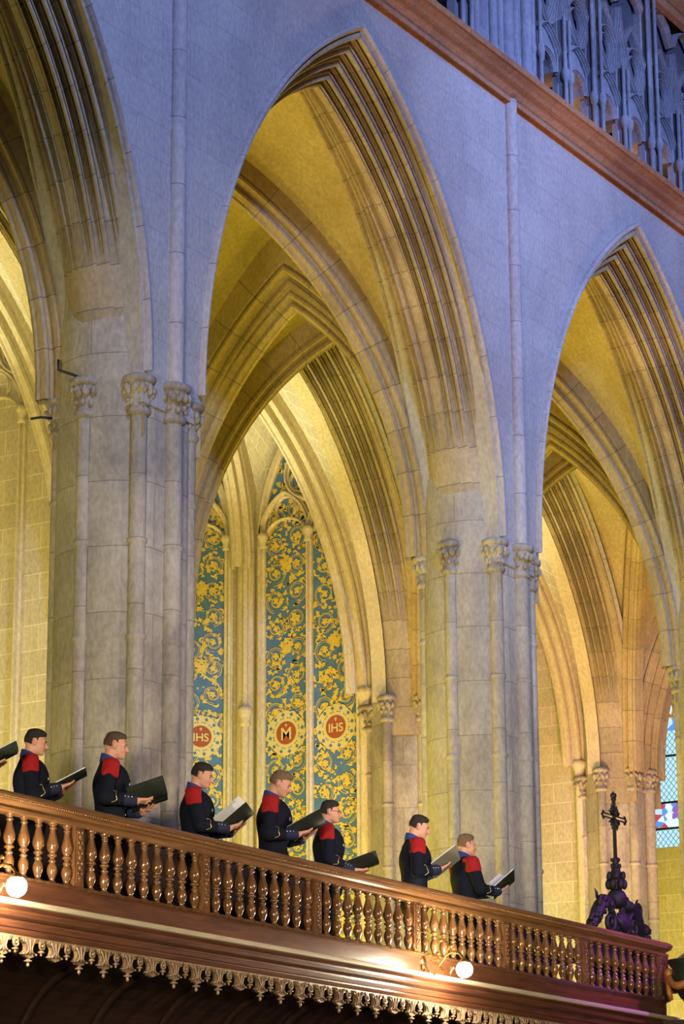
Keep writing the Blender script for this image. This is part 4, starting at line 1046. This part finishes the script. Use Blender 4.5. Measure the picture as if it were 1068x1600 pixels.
# urn on a pedestal
ux_, uy_ = 26.70, 12.0
ur = thing('bronze_urn', (ux_, uy_, 4.2), 'dark green urn with orange swags at the bottom right corner', 'urn')
mb = MB(); mb.lathe((ux_, uy_, 4.2), [(.10, 0), (.10, .03), (.05, .06), (.045, .10), (.08, .14), (.17, .24), (.25, .38), (.27, .48), (.255, .54), (.25, .55), (.27, .57), (.30, .62), (.30, .64), (.26, .64), (.2, .66), (.12, .72), (.05, .75), (.06, .79), (.0, .84)], 32); mb.build('body', BRONZE, ur)
mb = MB()
for k in range(4):
    a0 = k*PI/2+.55
    pts = [(ux_+(.285+.02*math.sin(f*PI))*math.cos(a0+f*PI/2), uy_+(.285+.02*math.sin(f*PI))*math.sin(a0+f*PI/2), 4.2+.50-.15*math.sin(f*PI)) for f in np.linspace(0, 1, 11)]
    mb.tube(pts, [.02, .028, .034, .038, .042, .044, .042, .038, .034, .028, .02], 8)
    mb.ball((ux_+.29*math.cos(a0), uy_+.29*math.sin(a0), 4.2+.50), (.05, .05, .06), 6)
    mb.tube([(ux_+.30*math.cos(a0), uy_+.30*math.sin(a0), 4.66), (ux_+.29*math.cos(a0), uy_+.29*math.sin(a0), 4.50), (ux_+.27*math.cos(a0), uy_+.27*math.sin(a0), 4.42)], [.03, .035, .02], 7)
mb.build('swag', TERRA, ur)
pd = thing('urn_pedestal', (ux_, uy_, 0), 'dark pedestal under the green urn at the bottom right corner', 'pedestal')
mb = MB(); mb.box((ux_, uy_, 2.05), (.44, .44, 4.1)); mb.build('pillar', W_cope, pd)
mb = MB(); mb.box((ux_, uy_, 4.15), (.56, .56, .10)); mb.build('cap_slab', W_cope, pd)

# ------------------------------------------------------------------ distance-field figures
def smin(a, b, k):
    if k <= 0: return np.minimum(a, b)
    h = np.clip(.5+.5*(b-a)/k, 0, 1); return b*(1-h)+a*h-k*h*(1-h)
def ell(c, r, Rm=None, op='u', k=.02): return ('e', np.array(c, float), np.array(r, float), None if Rm is None else np.array(Rm), op, k)
def rcn(a, b, r1, r2, op='u', k=.02): return ('c', np.array(a, float), np.array(b, float), (r1, r2), op, k)
def bxx(c, h, Rm=None, rd=.004, op='u', k=.01): return ('b', np.array(c, float), np.array(h, float), (None if Rm is None else np.array(Rm), rd), op, k)
def pd_(pr, P):
    kd = pr[0]
    if kd == 'e':
        q = P-pr[1]
        if pr[3] is not None: q = q @ pr[3]
        r = pr[2]; k0 = np.sqrt(((q/r)**2).sum(-1)); k1 = np.sqrt(((q/(r*r))**2).sum(-1)); return k0*(k0-1)/np.maximum(k1, 1e-6)
    if kd == 'c':
        a, b = pr[1], pr[2]; ba = b-a; t = np.clip(((P-a) @ ba)/ba.dot(ba), 0, 1); r = pr[3][0]+(pr[3][1]-pr[3][0])*t
        return np.sqrt(((P-a-t[..., None]*ba)**2).sum(-1))-r
    q = P-pr[1]
    if pr[3][0] is not None: q = q @ pr[3][0]
    q = np.abs(q)-pr[2]+pr[3][1]
    return np.sqrt((np.maximum(q, 0)**2).sum(-1))+np.minimum(q.max(-1), 0)-pr[3][1]
def bbox(pr):
    if pr[0] == 'c': return np.minimum(pr[1]-max(pr[3]), pr[2]-max(pr[3])), np.maximum(pr[1]+max(pr[3]), pr[2]+max(pr[3]))
    m = pr[2].max() if pr[0] == 'e' else np.linalg.norm(pr[2]); return pr[1]-m, pr[1]+m
def ev(prims, P):
    D = np.full(P.shape[:-1], .5)
    for pr in prims:
        d = pd_(pr, P)
        if pr[4] == 'u': D = smin(D, d, pr[5])
        elif pr[4] == 's': D = -smin(-D, d, pr[5])
        else: D = np.maximum(D, d)
    return D
def field(prims, lo, hi, h, pad=.05):
    n = [int(math.ceil((hi[i]-lo[i])/h))+1 for i in range(3)]
    ax = [lo[i]+h*np.arange(n[i]) for i in range(3)]; D = np.full(n, .2, np.float32)
    for pr in prims:
        a, b = bbox(pr); sl = []
        for i in range(3):
            i0 = max(0, int((a[i]-pad-lo[i])/h)); i1 = min(n[i], int((b[i]+pad-lo[i])/h)+2); sl.append(slice(i0, max(i0, i1)))
        if any(s_.stop <= s_.start for s_ in sl): continue
        G = np.stack(np.meshgrid(*[ax[i][sl[i]] for i in range(3)], indexing='ij'), -1)
        d = pd_(pr, G); cur = D[tuple(sl)]
        if pr[4] == 'u': D[tuple(sl)] = smin(cur, d, pr[5])
        elif pr[4] == 's': D[tuple(sl)] = -smin(-cur, d, pr[5])
    return D, ax
def nets(D, lo, h):
    ins = D < 0; nx, ny, nz = D.shape
    cnt = np.zeros((nx-1, ny-1, nz-1), np.int8)
    off = [(a, b, c) for a in (0, 1) for b in (0, 1) for c in (0, 1)]
    for a, b, c in off: cnt += ins[a:nx-1+a, b:ny-1+b, c:nz-1+c]
    act = np.argwhere((cnt > 0) & (cnt < 8)); idx = np.full(cnt.shape, -1, np.int32); idx[tuple(act.T)] = np.arange(len(act))
    cv = {o_: D[act[:, 0]+o_[0], act[:, 1]+o_[1], act[:, 2]+o_[2]] for o_ in off}
    S_ = np.zeros((len(act), 3)); W_ = np.zeros(len(act))
    for a in off:
        for k in range(3):
            if a[k] == 0:
                b = list(a); b[k] = 1; b = tuple(b); va, vb = cv[a], cv[b]; m = (va < 0) != (vb < 0)
                t = np.where(m, va/np.where(m, va-vb, 1), 0); p = np.array(a, float)[None, :].repeat(len(act), 0); p[:, k] += t
                S_ += p*m[:, None]; W_ += m
    V = (act+S_/W_[:, None])*h+np.array(lo)
    F = []
    for k in range(3):
        sl1 = [slice(1, -1)]*3; 
        A = ins; i0 = [slice(None)]*3; i1 = [slice(None)]*3; i0[k] = slice(0, -1); i1[k] = slice(1, None)
        ch = A[tuple(i0)] != A[tuple(i1)]; e = np.argwhere(ch); u, v = [(1, 2), (2, 0), (0, 1)][k]
        ok = (e[:, u] > 0) & (e[:, v] > 0) & (e[:, u] < D.shape[u]-1) & (e[:, v] < D.shape[v]-1); e = e[ok]
        fl = A[tuple(e.T)]
        def gi(du, dv):
            q = e.copy(); q[:, u] += du; q[:, v] += dv; return idx[tuple(q.T)]
        q = np.stack([gi(-1, -1), gi(0, -1), gi(0, 0), gi(-1, 0)], 1); q[~fl] = q[~fl][:, ::-1]; F.append(q)
    return V, np.concatenate(F)
def mesh_np(name, V, F, mats, parent, mi=None):
    me = bpy.data.meshes.new(name); me.vertices.add(len(V)); me.vertices.foreach_set('co', V.astype(np.float32).ravel())
    me.loops.add(len(F)*4); me.loops.foreach_set('vertex_index', F.astype(np.int32).ravel())
    me.polygons.add(len(F)); me.polygons.foreach_set('loop_start', np.arange(len(F), dtype=np.int32)*4)
    me.polygons.foreach_set('use_smooth', np.ones(len(F), bool))
    for m in mats: me.materials.append(m)
    if mi is not None: me.polygons.foreach_set('material_index', mi.astype(np.int32))
    me.update(calc_edges=True); me.validate()
    o = bpy.data.objects.new(name, me); C.objects.link(o); o.parent = parent; INFO[o.name] = INFO[parent.name]; return o
def sdf_part(name, prims, mats, parent, h, cut=None, pad=.05):
    lo = np.min([bbox(p)[0] for p in prims if p[4] == 'u'], 0)-.03; hi = np.max([bbox(p)[1] for p in prims if p[4] == 'u'], 0)+.03
    D, ax = field(prims, lo, hi, h, pad)
    if cut is not None:
        G = np.stack(np.meshgrid(*ax, indexing='ij'), -1); D = np.maximum(D, cut(G).astype(np.float32))
    V, F = nets(D, lo, h); return mesh_np(name, V, F, mats, parent)
def rotm(yaw=0, pitch=0, roll=0):
    return np.array(Matrix.Rotation(yaw, 3, 'Z') @ Matrix.Rotation(pitch, 3, 'Y') @ Matrix.Rotation(roll, 3, 'X'))
nrm = lambda v: np.array(v, float)/np.linalg.norm(v)
def ik(S_, W_, l1, l2, pole):
    d = W_-S_; L_ = min(np.linalg.norm(d), l1+l2-.005); u = nrm(d); a = (l1*l1-l2*l2+L_*L_)/(2*L_); hh = math.sqrt(max(0, l1*l1-a*a))
    p = pole-np.dot(pole, u)*u; return S_+u*a+nrm(p)*hh
def hand(W_, d, n, side, spread=.16, curl=.35):
    # d fingers direction, n palm facing; side +1: thumb on +lateral
    d = nrm(d); n = nrm(n-np.dot(n, d)*d); l = np.cross(n, d)*side; Rm = np.stack([d, l, n], 1); out = []
    out.append(bxx(W_+d*.048, (.046, .036, .013), Rm, .012, k=.012)); out.append(rcn(W_-d*.03, W_+d*.02, .024, .024, k=.015))
    for j, (off_, ln) in enumerate(((.029, .066), (.0105, .076), (-.0085, .071), (-.027, .056))):
        a = off_/.029*spread; f0 = W_+d*.085+l*off_; dd = nrm(d*math.cos(a)+l*math.sin(a)+n*curl*.25); f1 = f0+dd*ln*.5; d2 = nrm(dd+n*curl); f2 = f1+d2*ln*.5
        out.append(rcn(f0-dd*.01, f1, .0092, .0082, k=.004)); out.append(rcn(f1, f2, .0082, .0068, k=.002))
    t0 = W_+d*.03+l*.028; t1 = t0+nrm(d*.6+l*.8+n*.1)*.04; t2 = t1+nrm(d*.75+l*.25+n*.6)*.034
    out.append(rcn(t0, t1, .013, .0105, k=.010)); out.append(rcn(t1, t2, .0105, .008, k=.003)); return out
def folder_obj(root_loc, rz, sc, F, tilt, yaw, vee, label, mat, wid=.225, hgt=.31, bow=.03, roll=0.0, fan=0):
    t = thing('music_folder', root_loc, label, 'folder', 'music folders held by the singers', rz, sc)
    Rm = Matrix.Rotation(yaw, 3, 'Z') @ Matrix.Rotation(-tilt, 3, 'Y') @ Matrix.Rotation(roll, 3, 'X')
    F = Vector(F)
    def pt(u, l, s_, up_):   # u along the spine (0 bottom..1 top), l 0..1 outward
        x = (u-.5)*hgt; y = s_*wid*l*math.cos(vee); z = wid*l*math.sin(vee)+bow*math.sin(l*PI)*(-1)*-1*.0-bow*(1-(2*l-1)**2)*1.0+up_
        return tuple(F+Rm @ Vector((x, y, z)))
    for s_ in (-1, 1):
        for nm, th0, th1, sh, m_ in (('cover', -.004, 0, 1.0, mat), ('pages', .001, .011, .965, PAPER)):
            mb = MB(); nl = 9; A = []; B = []
            for i in range(nl):
                l = i/(nl-1)*sh; A.append([pt(.5-.5*sh, l, s_, th0), pt(.5+.5*sh, l, s_, th0)]); B.append([pt(.5-.5*sh, l, s_, th1), pt(.5+.5*sh, l, s_, th1)])
            ring = [[a[0], a[1], b[1], b[0]] for a, b in zip(A, B)]
            mb.grid(ring, closed_u=True, smooth=False); n0 = len(mb.v)
            mb.f += [[0, 1, 2, 3], [n0-4, n0-3, n0-2, n0-1]]; mb.mi += [0, 0]; mb.sm += [False, False]; mb.uv += [None, None]
            mb.build(nm, m_, t, local=True)
    if fan:   # loose leaf standing up
        mb = MB()
        for q in range(fan):
            v = vee+.35+.22*q; P = []
            for i in range(7):
                l = i/6; P.append([tuple(F+Rm @ Vector(((u-.5)*hgt*.95, -wid*l*math.cos(v), wid*l*math.sin(v)+.02*math.sin(l*PI)+.012))) for u in (0, 1)])
            mb.grid(P, smooth=True)
        mb.build('turned_leaf', PAPER, t, local=True)
    return t
def person(X, rz, H, label, hair, pitch=.25, hyaw=0.0, F=(.42, 0, 1.25), tilt=.6, fyaw=0.0, vee=.25, flabel='', fmat=None, wr=(-.10, -.05), wl=(.10, -.02), Y=13.0, glasses=False, bow=.02, lean=0.0, fan=0, hairstyle=0, froll=0.0, wid=.225, hr_off=0.0):
    sc = H/1.80; loc = (X, Y, 4.12)
    t = thing('person', loc, label, 'person', 'uniformed singers along the gallery', rz, sc)
    # head
    pv = np.array([.005, 0, 1.562]); Rh = rotm(hyaw, pitch)
    HS = .91; hc = lambda x, y, z: pv+Rh @ (np.array([x+.014, y, z+.118])*HS)
    E = lambda c, r, **kw: ell(hc(*c), np.array(r)*HS, Rh, **kw)
    head = [E((-.008, 0, .018), (.098, .077, .095), k=0), E((.044, 0, -.045), (.058, .056, .072), k=.03), E((.080, 0, -.092), (.022, .026, .018), k=.018),
            E((.020, 0, -.072), (.055, .052, .035), k=.02), E((.082, 0, .022), (.016, .052, .014), k=.015),
            E((.055, .036, -.035), (.030, .024, .026), k=.02), E((.055, -.036, -.035), (.030, .024, .026), k=.02),
            E((.100, .031, -.002), (.014, .017, .011), op='s', k=.010), E((.100, -.031, -.002), (.014, .017, .011), op='s', k=.010),
            E((.080, .031, -.003), (.013, .014, .012), k=.003), E((.080, -.031, -.003), (.013, .014, .012), k=.003),
            rcn(hc(.090, 0, .010), hc(.118, 0, -.030), .009, .0130, k=.008), E((.106, .012, -.034), (.011, .008, .008), k=.005), E((.106, -.012, -.034), (.011, .008, .008), k=.005),
            E((.098, 0, -.056), (.012, .024, .0065), k=.005), E((.096, 0, -.069), (.012, .021, .0075), k=.005), E((.108, 0, -.062), (.012, .026, .0016), op='s', k=.003)]
    for s_ in (-1, 1):
        Re = Rh @ rotm(s_*.35, 0, 0)
        head += [ell(hc(-.006, s_*.080, -.012), (.019, .009, .032), Re, k=.006), ell(hc(.002, s_*.090, -.006), (.009, .006, .018), Re, op='s', k=.004)]
    neck = [rcn((-.022+lean, 0, 1.47), hc(-.030, 0, -.075), .052, .047, k=.02)]
    shd = {s_: np.array([-.005+lean, s_*.190, 1.455]) for s_ in (-1, 1)}
    # folder frame
    Rf = np.array(Matrix.Rotation(fyaw, 3, 'Z') @ Matrix.Rotation(-tilt, 3, 'Y') @ Matrix.Rotation(froll, 3, 'X')); nf = Rf[:, 2]; Fv = np.array(F, float)
    prims = head+neck+[ell((lean*.5, 0, 1.30), (.10, .15, .20)), ell((0, 0, 1.10), (.09, .135, .18)), ell((-.01, 0, .95), (.10, .15, .12))]
    jac = [ell((.010+lean*.6, 0, 1.33), (.155, .192, .200), k=0), ell((lean*.3, 0, 1.13), (.122, .158, .18), k=.06), ell((-.005, 0, .95), (.148, .190, .18), k=.05),
           rcn((-.01+lean, -.145, 1.445), (-.01+lean, .145, 1.445), .062, .062, k=.04), rcn((-.02+lean, -.03, 1.50), (-.01+lean, -.15, 1.47), .045, .05, k=.03), rcn((-.02+lean, .03, 1.50), (-.01+lean, .15, 1.47), .045, .05, k=.03),
           rcn((-.03+lean, 0, 1.46), (-.018+lean, 0, 1.515), .075, .070, k=.02)]
    sleeves = []; cuffs = []; shirts = []; hands_ = []; arms = {}
    for s_, wof in ((-1, wr), (1, wl)):
        S0 = shd[s_]; c = Fv+Rf @ np.array([wof[1], wof[0], -.020+math.sin(vee)*abs(wof[0])-bow*.9])
        el = None; d = nrm(c-(S0+np.array([.05, s_*.06, -.26])))
        d = nrm(d+Rf[:, 0]*.25+Rf[:, 1]*(-s_)*.35); d = nrm(d-.55*np.dot(d, nf)*nf)
        W_ = c-d*.075-nf*.006
        elb = ik(S0, W_, .285, .262, np.array([-.35, s_*.45, -1.0])); arms[s_] = (S0, elb, W_)
        hands_ += hand(W_, d, nf, (1 if s_ < 0 else -1), .42, .22)
        prims += [rcn(S0, elb, .046, .038), rcn(elb, W_, .038, .024)]
        fd = nrm(W_-elb); jac_s = [rcn(S0+np.array([0, 0, -.005]), elb, .072, .060, k=.03), rcn(elb, elb+fd*.215, .060, .047, k=.02)]
        sleeves += jac_s
        cuffs.append([rcn(elb+fd*.165, elb+fd*.228, .0525, .050, k=.002)]); shirts.append([rcn(elb+fd*.20, elb+fd*.240, .040, .038, k=0)])
    prims += hands_
    legs = []
    for s_ in (-1, 1):
        prims += [rcn((0, s_*.085, .92), (.01, s_*.09, .50), .075, .052), rcn((.01, s_*.09, .50), (-.02, s_*.095, .09), .052, .036), ell((.05, s_*.10, .045), (.10, .035, .035))]
        legs += [rcn((0, s_*.085, .90), (.01, s_*.09, .50), .095, .072, k=.03), rcn((.01, s_*.09, .50), (-.02, s_*.095, .09), .072, .062, k=.02)]
    lo = np.array([-.22, -.34, -.01]); hi = np.array([.74, .34, 1.86]); h = .0042
    D, ax = field(prims, lo, hi, h, .045); V, Fq = nets(D, lo, h)
    # material zones on the continuous skin: lips, eyes
    cen = V[Fq].mean(1); q = ((cen-pv) @ Rh)/HS-np.array([.014, 0, .118]); mi = np.zeros(len(Fq))
    lip = (q[:, 0] > .085) & (np.abs(q[:, 1]) < .022) & (q[:, 2] < -.0505) & (q[:, 2] > -.075); mi[lip] = 1
    eye = (q[:, 0] > .072) & (np.abs(np.abs(q[:, 1])-.031) < .014) & (np.abs(q[:, 2]+.004) < .0055); mi[eye] = 2
    mesh_np('body', V, Fq, [SKIN, LIPS, EYED], t, mi)
    jall = jac+sleeves
    jk = sdf_part('jacket', jall, [NAVY], t, .0065, cut=lambda G: .80-G[..., 2])
    sdf_part('trousers', legs+[ell((0, 0, .92), (.12, .165, .12), k=.03)], [NAVYT], t, .009, cut=lambda G: .05-G[..., 2])
    for s_ in (-1, 1):
        sdf_part('shoe', [ell((.055, s_*.10, .045), (.135, .048, .042), k=0), ell((-.02, s_*.098, .06), (.05, .042, .06), k=.02)], [SHOE], t, .008, cut=lambda G: .004-G[..., 2])
        S0, elb, W_ = arms[s_]; ad = nrm(elb-S0)
        # epaulette: padded red wool over the shoulder and upper arm
        lat = np.array([0, s_, 0.0]); yy = nrm(lat-np.dot(lat, ad)*ad*.0); cb = S0+np.array([.0, s_*.012, -.012]); Re = np.eye(3)
        bxp = bxx(cb+np.array([.0, 0, 0]), (.070, .086, .082), rotm(0, math.atan2(-(elb-S0)[0], -(elb-S0)[2])*.5, 0), .022)
        src = [(p[0], p[1], p[2]+(0.0 if p[0] == 'c' else .015), ((p[3][0]+.015, p[3][1]+.015) if p[0] == 'c' else p[3]), p[4], p[5]) for p in jall]
        loE = cb-.13; hiE = cb+.13; De, ax = field(src, loE, hiE, .005, .06)
        G = np.stack(np.meshgrid(*ax, indexing='ij'), -1); De = np.maximum(De, pd_(bxp, G).astype(np.float32)); V, Fq = nets(De, loE, .005); mesh_np('epaulette', V, Fq, [RED], t)
        ci = 0 if s_ < 0 else 1
        cf = sdf_part('cuff', cuffs[ci], [CUFFD], t, .006, cut=None)
        fd = nrm(W_-elb); perp = nrm(np.cross(fd, np.array([0, 0, 1.0])))*(1 if s_ < 0 else -1); pp = nrm(np.cross(perp, fd))
        if pp[2] < 0: pp = -pp
        o1 = nrm(perp*(-1 if (perp[1]*s_) < 0 else 1)+pp*.35)
        mb = MB()
        for j in range(3): mb.ball(tuple(elb+fd*(.155+.028*j)+o1*.054), .0065, 5)
        mb.build('cuff_buttons', SILV, cf, local=True)
        sdf_part('shirt_cuff', shirts[ci], [WHITE], t, .006)
        mb = MB(); pts = []
        for j in range(25):
            u = j/24; a = (u-.5)*2.2; f = .045+.055*(1-abs(2*u-1))+.02*math.sin(u*PI*3); rr = .064-.05*f
            e1 = nrm(o1); e2 = nrm(np.cross(fd, e1)); pts.append(tuple(elb+fd*f+(e1*math.cos(a)+e2*math.sin(a))*rr))
        mb.tube(pts, .0032, 5); mb.build('gold_braid', BRASS, t, local=True)
    # collar
    cpr = [rcn((-.026+lean, 0, 1.47), (-.014+lean+.3*pitch*.05, 0, 1.60), .080, .066, k=0)]
    cl = sdf_part('collar', cpr, [CUFF], t, .005, cut=lambda G: np.maximum(1.515-.3*(G[..., 0]+.02)-G[..., 2], G[..., 2]-1.580+.42*(G[..., 0]+.02)))
    mb = MB()
    for s_ in (-1, 1):
        a = .62*s_; p = np.array([-.02+lean+.073*math.cos(a), .073*math.sin(a), 1.522]); mb.box(tuple(p), (.006, .036, .020), rz=a)
    mb.build('collar_patch', BRASS, cl, local=True)
    for s_ in (-1, 1):
        mb = MB(); mb.tube([(-.03+lean, s_*.085, 1.522), (-.02+lean, s_*.125, 1.520), (-.012+lean, s_*.15, 1.515)], [.012, .013, .010], 7); mb.build('shoulder_cord', RED, t, local=True)
    # belt, buttons found by marching onto the jacket
    src = [(p[0], p[1], p[2]+(0.0 if p[0] == 'c' else .008), p[3], p[4], p[5]) for p in jac]
    sdf_part('belt', src, [NAVYT], t, .0065, cut=lambda G: np.abs(G[..., 2]-1.045)-.020)
    def hit(y, z, sgn=1):
        xs = np.linspace(.25, 0, 120)*sgn; P_ = np.stack([xs, np.full(120, y), np.full(120, z)], -1); d = ev(jac, P_); i = int(np.argmax(d < 0)); return (xs[i], y, z)
    mb = MB()
    for j in range(7): mb.ball(hit(0, 1.45-j*.058), .0085, 5)
    mb.ball(hit(-.02, 1.045), (.012, .028, .020), 6)
    mb.build('front_buttons', SILV, t, local=True)
    mb = MB()
    for s_ in (-1, 1): mb.ball(hit(s_*.045, 1.075, -1), .011, 5)
    mb.build('back_buttons', BRASS, t, local=True)
    mb = MB(); b_ = hit(-.085, 1.335); mb.ball((b_[0]+.004, b_[1], b_[2]), (.008, .020, .018), 6); mb.build('breast_badge', SILV, t, local=True)
    # hair cap
    hp = [E((-.008, 0, .019), (.1025, .0800, .099), k=0), E((.030, 0, .090), (.058, .054, .027), k=.03), E((-.02, 0, .086), (.068, .058, .030), k=.03)]
    if hairstyle == 1: hp.append(E((.045, 0, .098), (.048, .053, .022), k=.02))
    def hcut(G):
        q = ((G-pv) @ Rh)/HS-np.array([.014, 0, .118]); x, y, z = q[..., 0], q[..., 1], q[..., 2]
        line = np.where(x > .022, .036+(x-.022)*.40+np.clip(x-.065, 0, 1)*.6, np.where(x > .008, .004, np.where(x > -.028, .022, -.040-(x+.028)*.25)))+hr_off
        inner = .010-np.minimum(.0, 0)  # keep outer shell only
        return np.maximum((line-z), x-.100)
    hh = sdf_part('hair', hp, [hair], t, .005, cut=hcut)
    for s_ in (-1, 1):
        mb = MB(); mb.tube([tuple(hc(.096, s_*.014, .014)), tuple(hc(.094, s_*.030, .019)), tuple(hc(.082, s_*.047, .014))], [.005, .0058, .003], 6); mb.build('eyebrow', hair, t, local=True)
    if glasses:
        mb = MB()
        for s_ in (-1, 1):
            mb.tube([tuple(hc(.112, s_*.033+.020*math.cos(a), -.002+.015*math.sin(a))) for a in np.linspace(0, 2*PI, 17)[:-1]], .0022, 5, closed=True)
            mb.tube([tuple(hc(.110, s_*.054, .003)), tuple(hc(.06, s_*.074, .004)), tuple(hc(-.004, s_*.086, .004))], .002, 5)
        mb.tube([tuple(hc(.113, -.013, .002)), tuple(hc(.116, 0, .004)), tuple(hc(.113, .013, .002))], .002, 5)
        mb.build('glasses', LENS, t, local=True)
    folder_obj(loc, rz, sc, F, tilt, fyaw, vee, flabel, fmat or COVER, bow=bow, fan=fan, roll=froll, wid=wid)
    return t
D_ = math.radians
person(15.50, D_(-48), 1.76, 'singer cut by the left frame edge, only hands and folder showing', HAIRD, flabel='open black folder cut by the left frame edge', F=(.43, 0, 1.26), tilt=.5)
person(16.55, D_(-50), 1.66, 'dark haired singer in navy and red uniform, first from the left with visible head', HAIRD, pitch=.20, F=(.34, -.02, 1.31), tilt=.5, vee=.25, bow=.01, flabel='thin dark folder held by the leftmost visible singer', wid=.17)
person(17.60, D_(-52), 1.81, 'singer with cropped brown hair before the left pier, holding a wide black folder low', HAIRB, pitch=.16, F=(.31, -.08, 1.20), tilt=.35, vee=.42, flabel='wide open black folder held low before the left pier', bow=.04, froll=-.25, hr_off=.01)
person(18.82, D_(-60), 1.75, 'dark haired singer with both red epaulettes showing, right of the left pier', HAIRD, pitch=.30, F=(.39, 0, 1.22), tilt=.70, vee=.50, flabel='black folder with bright white pages, held right of the left pier', fan=2, wid=.2)
person(20.02, D_(-62), 1.87, 'light brown haired tall singer in front of the blue painted niche', HAIRL, pitch=.42, F=(.315, -.03, 1.24), tilt=.50, vee=.5, wid=.2, flabel='open black folder held by the tall fair singer', bow=.035, hairstyle=1)
person(20.93, D_(-58), 1.72, 'dark haired singer wearing glasses', HAIRD, pitch=.08, F=(.34, -.04, 1.12), tilt=.35, vee=.45, flabel='open black folder held low by the singer with glasses', bow=.04, glasses=True)
person(22.50, D_(-48), 1.81, 'dark haired singer in front of the second pier left edge, looking down', HAIRD, pitch=.30, hyaw=-.05, F=(.32, -.04, 1.26), tilt=.65, vee=.65, flabel='open grey folder held up by the sixth singer', fmat=COVERG, bow=.0)
person(23.50, D_(-38), 1.75, 'fair haired singer at the right end of the row, before the second pier', HAIRL, pitch=.02, F=(.42, -.02, 1.22), tilt=.70, vee=.6, flabel='dark green backed folder held by the rightmost singer', bow=.0)

GR = {'stone_pier': 'clustered nave piers', 'wall_pier': 'outer aisle piers', 'pointed_arch': 'moulded pointed arches', 'vault_rib': 'aisle vault ribs', 'transverse_arch': 'cross arches of the aisle',
      'chapel_vault_rib': 'chapel vault ribs', 'chapel_corner_shaft': 'chapel corner shafts', 'chapel_entrance_shaft': 'chapel entrance shafts', 'painted_niche': 'blue painted niches', 'triforium_shafts': 'triforium wall shafts',
      'triforium_arcade': 'triforium arcades', 'wooden_screen': 'maroon wooden screens', 'iron_hook': 'iron hooks on the first pier'}
for o in C.objects:
    if o.parent is None and 'label' in o.keys() and o.name.split('.')[0] in GR: o['group'] = GR[o.name.split('.')[0]]
